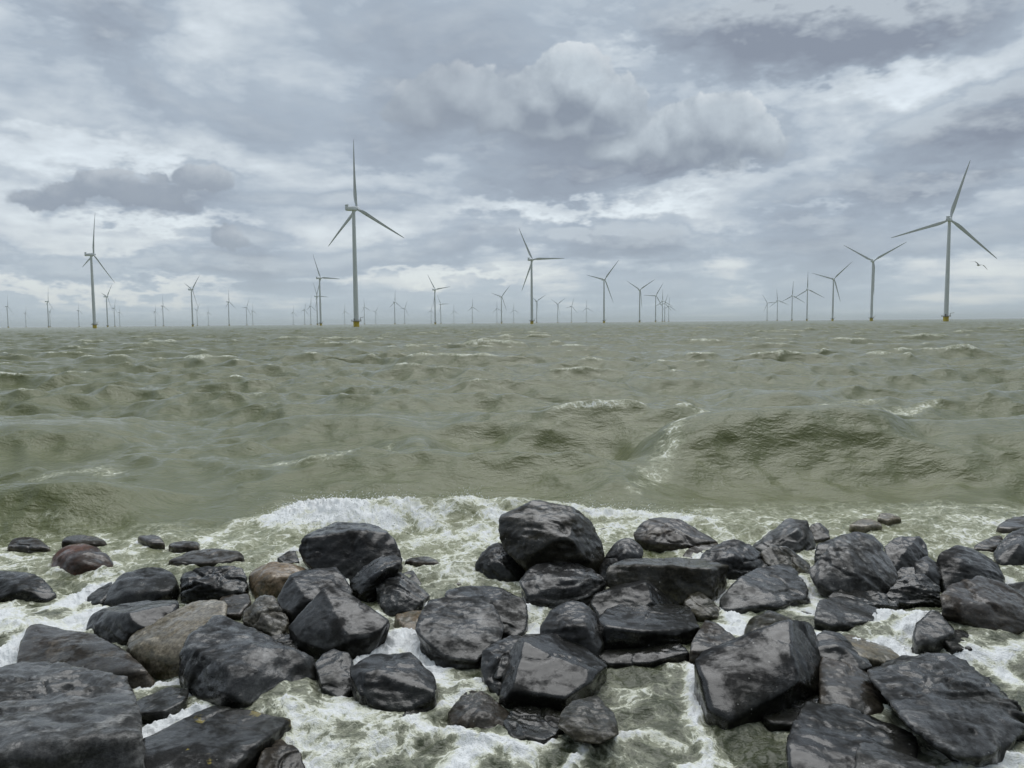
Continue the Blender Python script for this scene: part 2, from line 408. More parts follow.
RK('black', 606, [(96,606,.05),(109,586,.3),(117,576,.4),(125,569.5,.55),(148,565.5,.7),(168,567,.65),(177,572,.5),(181,584,.35),(182,601,.2),(150,606,0),(120,607,0),(130,592,.06),(168,590,.1),(172,575,.42)], 'smooth black block with rounded top beside the lumpy black rock, left', p=16, rough=.6, chips=5)
RK('slate', 604, [(87,605,0),(87,597,.1),(98,588,.25),(112,582,.35),(113,590,.2),(101,602,0)], 'thin grey wet rock slanting from foam against the smooth black block', name='rock', chips=3)
RK('black', 604, [(181,576,.3),(182,600,.05),(197,568,.5),(212,568,.5),(231,566.5,.55),(243,569,.45),(247,585,.25),(245,596,.1),(215,604,0),(230,590,.05),(196,582,.1)], 'lumpy pitted black rock standing just left of the tan granite boulder', p=22, rough=2.2, chips=14)
RK('dark', 648, [(86,626,.3),(92,615,.4),(104,607.5,.5),(137,601,.72),(176,599.5,.65),(180,604,.45),(160,630,.1),(144,632,.05),(125,642,0),(117,647,0),(98,637,.15),(128,613,.12),(104,609,.42)], 'dark block with a pale flat top lying under the smooth black block', p=40)
RK('tan', 672, [(124,641,.35),(130,634.5,.42),(150,623,.55),(168,613.5,.68),(186,603,.85),(200,597.5,.9),(214,596,.85),(230,601,.65),(232,610,.5),(216,622,.3),(200,634,.2),(179,661,.02),(164,668,0),(146,663,.05),(127,650,.2),(150,643,.16),(180,641,.12)], 'long tan-grey boulder leaning diagonally with a greenish underside, left', p=14, rough=.9, chips=5)
RK('brown', 690, [(14,672,.15),(20,637,.55),(29,626,.75),(48,625.5,.8),(82,632,.7),(102,639,.6),(124,650,.4),(138,664,.15),(156,679,.05),(146,688,0),(128,690,0),(120,677,.05),(86,677,.05),(50,672,.08),(20,690,0),(136,671,.04)], 'broad brown-grey slab sloping right, behind the largest slab at lower left', p=30, strat=.5)
RK('grey', 0, [(-40,700,.75),(-20,678,1.05),(15,669,1.25),(49,668,1.3),(66,669,1.25),(86,675,1.1),(124,680,1.0),(133,700,.7),(136,729,.3),(141,737,.2),(141,770,.1),(-40,790,-.1),(140,800,0),(0,738,.1),(43,736,.12),(78,751,.05),(110,748,.1)], 'largest grey slab with rippled surface filling the bottom left corner', D=3.8, p=30, strat=.5, rough=1.4, chips=6, wav=1.6)
RK('slate', 715, [(187.5,639.5,.6),(219,614.5,1.1),(230,620,1.05),(242,628.5,.9),(270,638.5,.72),(300,651,.6),(314,659,.55),(316,683,.45),(305,702,.25),(262,713,.03),(224,711,0),(195,697,.18),(182,672,.4),(180,655,.5),(229.5,671,.08),(259,648,.42)], 'big block with a streaked pale top and black front face, lower left', p=60, rough=.8, strat=.35, chips=5, wav=.8)
RK('lichen', 0, [(141,738,.6),(171,727.5,.8),(214,704.5,1.15),(240,709,1.1),(289,718,1.0),(276,732,.8),(224,752,.5),(207,772,.3),(190,810,0),(140,810,0),(144,760,.35)], 'flat dark rock with yellow lichen spots at the bottom, right of the largest slab', D=3.75, p=40, rough=.8, chips=4)
RK('brown', 785, [(256,772,.05),(262,752,.2),(272,744,.32),(284,741,.35),(296,748,.28),(306,772,.1),(280,790,0),(250,790,0)], 'small brown wet rock poking through foam at the bottom, left of centre', name='rock', chips=5)
RK('slate', 724, [(128,712,.05),(142,697,.25),(170,686,.4),(188,690,.35),(186,700,.15),(165,712,0),(140,716,0)], 'low wet rock with white runoff between largest slab and streaked-top block', name='rock', chips=3)
# --- around the tan granite boulder
RK('granite', 600, [(246.5,574,.3),(253,566,.42),(264,559.5,.52),(276,556.5,.6),(292,560,.6),(313,568,.45),(312,585,.3),(284,598,.02),(258,598,0),(249,587,.15),(265,575,.08),(285,575,.1)], 'rounded tan granite boulder between the lumpy black rock and the grey cube', p=9, rough=.4, chips=2)
RK('dark', 565, [(277,558,.1),(289,551,.3),(295,552,.3),(300,562,.1),(285,565,0)], 'little dark rock peeking over the tan granite boulder', name='rock', chips=3)
RK('dark', 585, [(299.8,547,.35),(307,535,.5),(330,524.5,.95),(348,523,1.0),(373,525,.9),(387,531,.65),(395,540,.5),(401,554,.4),(402,566,.3),(392,580,.1),(350,588,0),(313,569,.08),(303,562,.25),(312,537,.3),(355,530,.38),(384,533,.5)], 'big broad flat-topped block at the back, left of centre against the breaker', p=40, strat=.4)
RK('dark', 625, [(277,599,.25),(290,575,.5),(302,570,.65),(336,565.5,.8),(340,570,.7),(353,591,.45),(345,612,.15),(292,619,0),(281,610,.1),(306,598,.08),(292,577,.42)], 'tilted grey cube-shaped block just right of the tan granite boulder', p=60, rough=.6, chips=4)
RK('dark', 660, [(324,588,.6),(330,588,.62),(345,591,.6),(358,600,.5),(377,612,.35),(389,622,.25),(384,628,.15),(369,641,.05),(352,650,.0),(338,652,0),(326,656,0),(300,641,.15),(287,627,.3),(345,630,.06),(372,617,.3),(340,645,-.02)], 'large dark diamond-shaped block with a smooth front face, left of centre', p=60, rough=.5, chips=4)
RK('speck', 645, [(242,618,.2),(244,610,.3),(251,605,.4),(262.5,595.5,.55),(274,597.5,.5),(288,616,.25),(286,628,.12),(276,639,0),(258,632,.05),(262,612,.15)], 'small pale speckled rock wedged beside the streaked-top block', name='rock', rough=1.8, p=20)
RK('brown', 618, [(214,603,.2),(223,596,.4),(249,594,.4),(251,603,.25),(240,616,.0),(222,614,0)], 'flat brownish rock squeezed under the lumpy black rock', name='rock', chips=4)
RK('black', 604, [(350,582,.2),(359,572,.3),(370,563,.4),(381,556.5,.5),(393,556.5,.5),(402,559,.42),(401,565,.3),(396,573,.2),(371,587,.05),(359,595,0),(352,590,.08),(388,567,.12),(365,580,.08)], 'slim black rock leaning diagonally against the big flat-topped block', p=30, rough=1.3)
RK('slate', 614, [(376,580,.4),(398,572.5,.6),(412,580,.5),(431,596,.3),(414,610,.02),(402,612,0),(388,615,0),(380,605,.1),(400,592,.14),(422,602,.08)], 'ribbed dark block with layered cracks, left of the pale-topped facet boulder', p=40, strat=1.0, rough=1.3)
RK('dark', 590, [(400,574,.3),(413,570.5,.35),(422,585,.1),(414,590,0),(402,588,.05)], 'small pointed dark rock behind the ribbed block', name='rock', chips=3)
RK('granite', 637, [(394,615,.3),(410,610.5,.4),(424,609.5,.35),(426,618,.2),(412,636,0),(402,626,.1)], 'small tan-pink wet rock in foam left of the pale-topped facet boulder', name='rock', chips=3, p=14)
RK('black', 650, [(352,650,.0),(350,640,.1),(370,628,.25),(390,622,.25),(388,630,.1),(370,645,0)], 'black sliver of rock at the foot of the dark diamond-shaped block', name='rock', chips=3)
# --- centre
RK('black', 640, [(444,594,.5),(448,590,.6),(470,585,.75),(498,587.5,.75),(512,594,.65),(524,600,.5),(528,612,.35),(526,630,.12),(516,638,0),(480,630,.1),(450,612,.3),(492,603,.35),(499,634,.02)], 'wide black rock behind the pale-topped facet boulder, centre left', p=36)
RK('slate', 668, [(416.5,630,.3),(418,621,.4),(425,609,.6),(428,600,.75),(446,598,.85),(468,599,.88),(490,602,.85),(498,613,.62),(504.5,627,.4),(500,640,.2),(476,661,.0),(447,660,0),(431,648,.1),(443,648,.08),(492,636,.25)], 'facet boulder with a pale glossy rippled top, left of centre', p=50, strat=.8, rough=1.2, chips=5)
RK('dark', 584, [(474,564,.25),(478,555,.35),(486,545.5,.5),(496,540.5,.6),(507,543,.55),(519,552,.4),(531,563,.25),(530,571,.15),(517,582.5,0),(497,582,0),(479,577,.1),(505,564,.06),(490,560,.14)], 'rounded dark boulder leaning on the left of the tallest boulder', p=16)
RK('olive', 585, [(497.5,524,.35),(501,516,.45),(507,512,.5),(526,503,.65),(541,501.5,.7),(561,506.5,.7),(570,508,.68),(581,515,.65),(591,525,.6),(598,537,.5),(605,552,.35),(603,564,.2),(597,570,.15),(570,580,0),(530,572,.02),(510,556,.12),(500,541,.25),(589,533,.32),(570,538,.02),(540,548,-.02),(594,566,.05),(532,515,.3),(572,515,.4)], 'tallest boulder of the row, dark olive-grey, centre back', p=34, rough=1.3)
RK('slate', 612, [(519,580,.25),(526,572,.4),(534,566,.55),(559,558,.9),(574,560,.9),(597,573,.6),(606,579,.5),(605,590,.35),(591,606,.1),(550,611,0),(532,604,.02),(524,592,.1),(533,594,.05),(569,580,.18),(595,579,.3)], 'block with pale streaked top and black front just below the tallest boulder', p=50, strat=.7, rough=1.3)
RK('dark', 585, [(596,573,.1),(603,560,.25),(612,545,.35),(622,537,.4),(634,536.5,.42),(644,548,.3),(643,558,.15),(620,575,0),(600,585,0),(625,552,.1)], 'dark oval upright rock right of the tallest boulder', p=18, rough=.7, chips=5)
RK('olive', 605, [(606,577,.15),(609,567,.25),(622,560,.5),(655,557.5,.7),(703,559,.75),(728,567,.45),(727,578,.35),(719,594,.15),(712,601,0),(680,603,-.02),(630,600,0),(614,590,.05),(712,569.5,.1),(640,566,.2),(668,566,.15)], 'long flat-topped slab with brownish front, right of centre', p=60, rough=1.1, chips=5)
RK('black', 622, [(590,602,.2),(594,595,.3),(617,585,.5),(640,576,.7),(652,579,.75),(662,586,.7),(687,607,.45),(670,614,.2),(640,612,0),(600,618,0),(646,583,.3),(655,603,.1)], 'roof-shaped black rock with a sharp ridge in front of the flat-topped slab', p=60, chips=4)
RK('black', 655, [(597,620,.25),(605,609,.5),(620,605,.65),(638,601.5,.85),(684,605,.85),(691,612,.7),(699,625,.35),(698,635,.25),(680,642,.1),(640,652,0),(606,652,0),(598,638,.1),(610,627,.05),(645,630,.03),(694,627,.25)], 'flat black slab with a level top and undercut front, right of centre', p=60, rough=.8, chips=4)
RK('olive', 620, [(684,601,.2),(690,596,.3),(699,593.5,.35),(708,597,.3),(722,610,.15),(718,617,0),(699,619,0),(690,613,.05)], 'small olive-tan rock tucked below the right end of the flat-topped slab', name='rock', chips=5)
RK('brown', 664, [(690,651,0),(697,634,.3),(706,619.5,.5),(719,625,.45),(734,637,.25),(738,643,.15),(718,652,0),(701,655,0)], 'low grey-brown wet rock left of the big block with pale specks', name='rock', chips=5, strat=.4)
RK('dark', 665, [(539,630,.2),(546,617,.35),(552,609,.45),(562,603,.5),(573,600,.55),(589,605,.5),(597,618,.4),(601,628,.3),(604,644,.12),(598,656,0),(560,655,0),(545,645,.08),(563,627,.08),(585,625,.1)], 'mid-sized dark boulder with rounded head, above the pale-edged block', p=26)
RK('black', 712, [(500.5,690,.15),(503,672,.35),(511,657,.5),(520,640,.62),(530,636,.75),(552,634.5,.85),(573,639,.8),(606,662,.5),(604,672,.38),(590,690,.15),(570,705,.02),(559,710,0),(514,712,.02),(503,702,.08),(524,643,.42),(545,647,.45),(589,674,.2),(512,691,0),(563,700,0)], 'big dark block with a pale right edge, bottom centre', p=60, rough=.6, chips=4)
RK('dark', 700, [(481,672,.2),(482,651,.38),(496,643,.48),(512,635.5,.7),(528,637,.6),(520,660,.3),(510,690,.05),(497,695,0),(486,684,.1),(498,658,.22)], 'dark rock pressed against the left side of the block with a pale edge', p=36, chips=6)
RK('brown', 738, [(448,713,.2),(455,703,.35),(467,690,.55),(486,693,.5),(498,702,.4),(512,716,.22),(522,732,.05),(506,737,0),(467,726,.05),(452,722,.08),(484,712,.12)], 'small dark-brown rock in foam left of the big dark block, bottom', name='rock', p=20, rough=1.4)
RK('olive', 765, [(558,727,.1),(562,714,.3),(573,702,.45),(597,695,.5),(612,710,.35),(620,735,.05),(600,745,0),(575,742,0)], 'low wet dark rock sinking in water below the block with a pale edge', name='rock', strat=.5, chips=5)
RK('brown', 752, [(420,745,.1),(440,733,.3),(475,728,.4),(505,735,.35),(512,748,.1),(480,762,0),(435,762,0)], 'barely submerged brown rock in foam at the bottom, left of centre', D=4.85, name='rock', chips=3)
RK('black', 716, [(350,678,.25),(353,666,.4),(364,659,.5),(379,654,.6),(408,652.5,.65),(421,663,.5),(434,675,.35),(437,690,.2),(436,703,.08),(408,709,0),(379,715,0),(359,696,.1),(372,671,.22),(410,662,.4),(430,688,.12)], 'blocky black boulder in white foam below the dark diamond-shaped block', p=40, rough=1.2)
RK('slate', 700, [(315,664,.3),(322,655,.42),(333,649,.5),(349,653,.45),(356,672,.3),(352,690,.1),(340,699,0),(322,688,.05)], 'low slate rock with foam running over it, left of the blocky black boulder', name='rock', chips=4)
RK('brown', 0, [(360,775,.2),(364,754,.4),(378,744,.5),(394,737,.55),(408,745,.48),(422,772,.2),(400,800,0),(365,800,0),(385,755,.3)], 'dark brown domed rock cut by the bottom edge, left of centre', D=4.25, name='rock', p=20, chips=5)
# --- right
RK('brown', 552, [(633,533,.25),(638,526,.4),(646,520,.5),(661,517,.6),(681,520,.55),(696,529,.4),(718,542,.1),(690,545,0),(645,542,0),(636,539,.1),(660,528,.2)], 'low brown wedge-shaped rock in the surf right of the tallest boulder', p=30)
RK('brown', 537, [(594,536,.05),(599,530,.25),(605,528,.3),(611,535,.1),(602,538,0)], 'tiny brown rock in foam just right of the tallest boulder', name='rock', chips=2)
RK('brown', 562, [(681,558,.1),(688,549,.3),(697,544.5,.4),(716,543,.45),(720,556,.2),(700,562,0)], 'small brown rock behind the left shoulder of the grooved pointed boulder', name='rock', chips=4)
RK('slate', 582, [(698,558,.3),(711,547,.45),(724,540,.55),(739,539.5,.55),(758,551,.45),(774,565,.3),(762,573,.1),(736,581,0),(715,572,.05),(700,566,.15),(732,556,.12)], 'grooved pointed grey boulder behind the tilted flat-faced block, right', p=24, strat=1.0)
RK('slate', 615, [(720,600,.2),(728,589,.3),(738,578,.5),(758,567.5,.8),(777,565,.95),(795,568.5,.9),(803,580,.65),(808,592,.4),(807,606,.25),(777,611,0),(742,614,0),(725,607,.05),(745,581,.38),(760,603,.03),(802,597,.2)], 'tilted flat-faced dark block above the rounded rock, right of centre', p=60, rough=.9, chips=4, strat=.4)
RK('grey', 556, [(752,547,.15),(758,541,.3),(769,532.5,.45),(780,524,.6),(792,518,.7),(807,521,.65),(812,536,.45),(816,549,.2),(797,551,0),(765,551,0),(797,530,.2)], 'pale pointed rock with water draining off it, right of centre back', p=40, strat=.8)
RK('brown', 541, [(808,530,.2),(812,524,.3),(820,522.5,.35),(828,530,.25),(830,538,.05),(815,541,0)], 'small dark brown rock just right of the pale pointed rock', name='rock', chips=4)
RK('olive', 578, [(760,552,.3),(771,545,.4),(787,546,.45),(801,556,.35),(811,565,.25),(810,574,.1),(803,578,0),(780,572,.05),(765,562,.15)], 'brownish low boulder between the pale pointed rock and the tilted block', p=24)
RK('black', 567, [(814,560,.15),(816,546,.3),(826,541,.4),(843,534,.55),(857,531.5,.6),(873,534.5,.6),(884,546,.45),(882,560,.15),(850,566,0),(825,567,0),(845,545,.2)], 'black rock peeking behind the big pale grey boulder, right', p=26)
RK('grey', 602, [(809,571,.3),(816,563,.4),(824,553,.48),(837,539,.65),(849,537,.7),(862,539,.72),(875,542,.72),(884,551,.65),(889,559,.6),(892,572,.45),(900,581,.3),(897,590,.18),(870,601,.0),(840,594,0),(815,582,.12),(848,553,.32),(855,574,.1)], 'big pale grey boulder with layered upper faces and dark foot, right', p=50, strat=.9)
RK('black', 606, [(886,594,.1),(899,578,.25),(912,575,.3),(924,576,.3),(938,586,.18),(941,599,.02),(920,605,0),(893,604,0),(915,588,.1)], 'black jagged rock at the right foot of the big pale grey boulder', name='rock', rough=2, chips=12)
RK('dark', 580, [(884,546,.35),(889,541,.42),(896,536.5,.5),(908,536,.52),(920,535,.5),(927,545,.4),(929,556,.25),(916,568,.08),(893,574,0),(888,560,.15),(905,550,.2)], 'square-shouldered dark boulder right of the big pale grey boulder', p=24)
RK('dark', 590, [(895,573,.15),(902,566.5,.25),(917,567,.25),(921,574,.12),(910,590,0),(898,588,0)], 'small grey-topped rock on the jagged black rock', name='rock', chips=3)
RK('dark', 594, [(914,563,.25),(921,558,.35),(928,556,.38),(937,562,.32),(942,577,.12),(936,592,0),(916,590,0),(928,570,.1)], 'small brown-grey rock wedged left of the domed dark boulder, right', name='rock', chips=7)
RK('dark', 594, [(935,560,.35),(939,552,.42),(945,547,.5),(960,543.5,.6),(975,547,.6),(990,557,.5),(1001,565,.4),(1007,577,.22),(1005,588,.08),(975,594,0),(945,592,0),(936,575,.2),(960,560,.22),(985,570,.15)], 'domed dark boulder with a lighter right end, above the large brownish one', p=18)
RK('brown', 636, [(940,597,.35),(946,590,.45),(953,584,.55),(980,575.5,.75),(1000,582,.7),(1024,595,.55),(1045,612,.3),(1040,628,.1),(1005,636,0),(988,634,0),(961,623,.08),(943,612,.18),(975,592,.4),(960,606,.15),(1000,605,.2)], 'large brownish triangular boulder on the water, right edge', p=36, rough=1.4)
RK('slate', 650, [(913,634,.1),(918,622,.25),(929,611,.4),(941,614,.38),(949,624,.25),(955,633,.1),(934,643,0),(917,641,0)], 'small pointed blue-grey rock standing in foam left of large brownish boulder', name='rock', chips=4, strat=.8)
RK('dark', 568, [(993,553,.3),(1000,542,.4),(1011,531,.55),(1024,527,.6),(1042,532,.5),(1048,555,.2),(1024,568,0),(1005,566,0),(996,560,.12),(1018,545,.15)], 'dark rounded boulder cut by the right edge', p=20)
RK('dark', 598, [(1003,590,.1),(1008,584,.25),(1030,581,.3),(1035,594,.05),(1012,597,0)], 'small dark rock at the right edge under the dark rounded boulder', name='rock', chips=3)
RK('brown', 556, [(972,547,.05),(984,539,.3),(1003,534,.45),(1004,543,.2),(992,550,0)], 'low wet brown rock washed by foam near the right edge', name='rock', chips=1, p=10, strat=.3)
RK('brown', 536, [(996,527,.1),(1008,518,.45),(1032,514,.6),(1034,526,.1),(1012,530,0)], 'flat far brown rock awash at the right edge', name='rock', chips=1, p=10, rough=.8)
RK('tan', 535, [(849,524.5,.1),(858,519,.3),(871,517.5,.4),(883,524,.1),(865,526.5,0)], 'small tan rock in the far foam above the big pale grey boulder', name='rock', chips=1, p=10, rough=.8)
RK('tan', 529, [(876,517,.1),(880,512.5,.3),(889,511.5,.3),(902,518,.1),(888,520,0)], 'farthest small tan rock, just right of another in the far foam', name='rock', chips=1, p=10, rough=.8)
RK('slate', 634, [(816,611,.2),(820,600,.4),(841,596.5,.6),(861,602,.55),(882,611,.4),(872,621,.1),(830,626,0),(815,619,.05),(835,607,.3)], 'wet blue-grey slab in foam below the big pale grey boulder', name='rock', chips=5, strat=.8)
RK('black', 622, [(792,614,.15),(805,609,.3),(818,609,.3),(824,616,.12),(812,622,0),(798,621,0)], 'small black flat rock right of the rounded rock behind the big speckled block', name='rock', chips=3)
RK('dark', 680, [(815,640,.35),(822,630,.5),(840,633.5,.5),(859,650,.3),(872,666,.05),(862,671,0),(835,662,.05),(818,655,.15),(838,645,.2)], 'dark elongated rock pointing right, beside the big block with pale specks', name='rock', chips=5, strat=.5)
RK('tan', 672, [(838,637,.4),(848,635,.5),(873,642,.42),(892,648,.3),(900,657,.1),(889,663,0),(862,657,.02),(845,647,.15)], 'low olive-tan rock in foam above the huge low slab', name='rock', chips=4)
RK('brown', 722, [(820,668,.55),(826,655,.75),(839,652.5,.8),(853,661,.7),(871,674.5,.55),(889,696,.3),(897,706,.18),(899,720,.02),(880,720,0),(850,716,0),(824,708,.02),(820,690,.2),(846,682,.3),(860,700,.12)], 'brown-grey boulder wedged between the big speckled block and the huge low slab', p=30, rough=1.3)
RK('olive', 655, [(743,636,.25),(746,618,.42),(756,611,.5),(766,607,.55),(785,612,.5),(799,626,.3),(800,645,.1),(770,655,0),(748,652,0),(765,625,.2)], 'rounded olive rock just behind the big block with pale specks', p=12, rough=.7, chips=3)
RK('flecked', 726, [(693,664,.5),(702,651,.65),(720,645,.68),(742,637,.7),(762,628,.75),(786,619.5,.78),(804,621.5,.95),(815,632,.98),(827,657,.82),(829,688,.65),(824,692,.5),(806,692,.35),(769,709,.1),(742,725,0),(722,721,0),(710,708,.1),(699,692,.3),(791,655,.38),(798,681,.22),(708,654,.5),(713,684,.2),(725,715,-.02)], 'big black block with pale specks and a grey right side, right foreground', p=60, rough=.45, chips=3)
RK('slate', 0, [(868,672,1.2),(884,664,1.35),(902,660.5,1.45),(941,656.5,1.5),(957,659,1.45),(975,673,1.25),(1000,694,.95),(1019,712,.7),(1026,731,.5),(1000,748,.25),(980,758.5,.12),(960,760,.1),(933,744,.15),(912,728,.3),(890,703,.65),(940,700,.8),(985,720,.6)], 'huge low grey slab with wavy surface at lower right', D=4.0, p=24, strat=.4, rough=1.4, chips=4, wav=1.8)
RK('flecked', 0, [(785,742,.35),(800,712,.75),(808,706.5,.88),(824,707.5,.92),(856,711.5,.9),(892,723,.7),(912,734,.58),(917,744,.45),(908,775,.1),(885,810,-.05),(795,810,-.05),(790,768,.15),(850,735,.55)], 'dark flecked rock at the bottom right under the brown-grey boulder', D=3.9, p=30, rough=1.5)
RK('grey', 0, [(857,757,.25),(859,747,.4),(871,741.5,.48),(900,754,.35),(935,766,.2),(945,790,0),(900,815,-.1),(855,815,-.1),(875,752,.32)], 'grey-brown rock with a pale edge at the bottom edge, right', D=3.85, p=40, rough=1.2)
RK('dark', 0, [(1006,775,.2),(1018,757,.4),(1036,748,.5),(1060,755,.4),(1060,810,0),(1010,810,0)], 'dark rock in the bottom right corner', D=4.2, name='rock', chips=5)
# --- washed rocks farther out
RK('brown', 570, [(166,560,.1),(183,551,.4),(211,547.5,.55),(240,550,.4),(246,557,.2),(222,562,0),(185,563,0)], 'wide submerged brown rock washed over behind the lumpy black rock', name='rock', chips=1, p=10, rough=.8)
RK('brown', 552, [(167,543,.1),(182,539.5,.3),(200,542,.2),(198,546,0),(175,546,0)], 'flat brown rock under thin water behind the wide submerged one, left', name='rock', chips=1, p=10, rough=.8)
RK('brown', 549, [(137,536,.2),(147,533,.3),(157,534,.3),(165,541,.05),(150,542,0)], 'little tan-brown rock in the foam right of the reddish boulder', name='rock', chips=1, p=10, rough=.8)
RK('brown', 590, [(436,582,.05),(445,578.5,.25),(458,579.5,.25),(464,583,.05),(450,585,0)], 'small brown rock tip in the foam left of the rounded dark boulder', name='rock', chips=1, p=10, rough=.8)
RK('brown', 569, [(404,560,.1),(418,555,.35),(434,557,.3),(440,562,.05),(420,563,0)], 'low dark rock tip in foam right of the big flat-topped block', name='rock', chips=1, p=10, rough=.8)
RK('brown', 722, [(628,668,.2),(650,655,.5),(690,655,.5),(706,668,.2),(690,676,0),(640,678,0)], 'brown rock showing faintly through the shadowed pool below the flat black slab', name='rock', D=5.55, chips=3)

# --- dark stones in the gaps
RK('black', 660, [(260,648,.1),(272,636,.3),(290,632,.35),(301,645,.2),(292,658,0),(268,658,0)], 'black rock hidden in the gap under the small pale speckled rock', name='rock', chips=3)
RK('black', 730, [(402,715,.1),(410,706,.25),(424,708,.25),(431,718,.1),(418,727,0)], 'small black wet rock at the foot of the blocky black boulder', name='rock', chips=3)
RK('black', 748, [(502,722,.2),(514,708,.4),(540,704,.5),(562,712,.4),(566,730,.15),(545,742,0),(512,738,0)], 'black rock in water beneath the big dark block with a pale edge', name='rock', chips=4)
RK('black', 728, [(762,716,.1),(782,700,.35),(808,692,.45),(832,697,.4),(830,712,.15),(800,726,0),(772,724,0)], 'black rock in the shadow under the right side of the speckled block', name='rock', chips=4)
RK('black', 652, [(944,640,.1),(955,630,.3),(976,631,.35),(990,640,.2),(978,650,0),(952,650,0)], 'low black rock at the foot of the large brownish triangular boulder', name='rock', chips=4)
RK('black', 612, [(828,597,.15),(842,588,.3),(872,592,.35),(900,596,.25),(898,606,.05),(862,612,0),(834,608,0)], 'dark crusted rock forming the foot under the big pale grey boulder', name='rock', rough=2, chips=5)
RK('black', 668, [(596,655,.1),(612,645,.3),(645,646,.35),(680,644,.3),(690,652,.1),(650,664,0),(608,664,0)], 'black rock in the shadow beneath the flat black slab', name='rock', chips=3)

# ------------------------------------------------------------------ WATER
def seg_dist(P, pts):
    """distance from points P (n,2) to a polyline, and the parameter along it (0..1)"""
    best = np.full(len(P), 1e9); par = np.zeros(len(P)); pts = np.array(pts, float); n = len(pts) - 1
    for k in range(n):
        a, b = pts[k], pts[k + 1]; ab = b - a
        t = np.clip(((P - a) @ ab) / (ab @ ab), 0, 1)
        d = np.linalg.norm(P - (a + t[:, None] * ab), axis=1)
        m = d < best; best[m] = d[m]; par[m] = (k + t[m]) / n
    return best, par

# swell crests seen in the photograph: crest line (pixel) and height, steep front towards the shore
RIDGES = [
    # crest as seen (pixels), its distance in metres, front width, back width
    ([(596, 446), (640, 436), (690, 416), (740, 409), (800, 406), (860, 407), (905, 416), (960, 421), (1080, 416)], 14.6, 1.25, 2.2),
    ([(-80, 486), (0, 482), (60, 476), (110, 478), (160, 488), (215, 505)], 10.9, .60, 1.2),
    ([(245, 514), (300, 501), (370, 498), (440, 499), (520, 501), (600, 502), (660, 510)], 10.3, .36, .8),
    ([(140, 444), (230, 426), (300, 413), (380, 411), (430, 418), (520, 438)], 19.0, 1.6, 2.2),
    ([(350, 454), (380, 440), (430, 430), (480, 446)], 16.0, 1.0, 1.3),
    ([(700, 412), (790, 391), (870, 408)], 23.5, 1.2, 2.0),
    ([(-80, 425), (30, 420), (100, 418), (180, 438)], 18.0, 1.5, 2.2),
    ([(880, 455), (960, 440), (1080, 434)], 13.6, .8, 1.2),
]
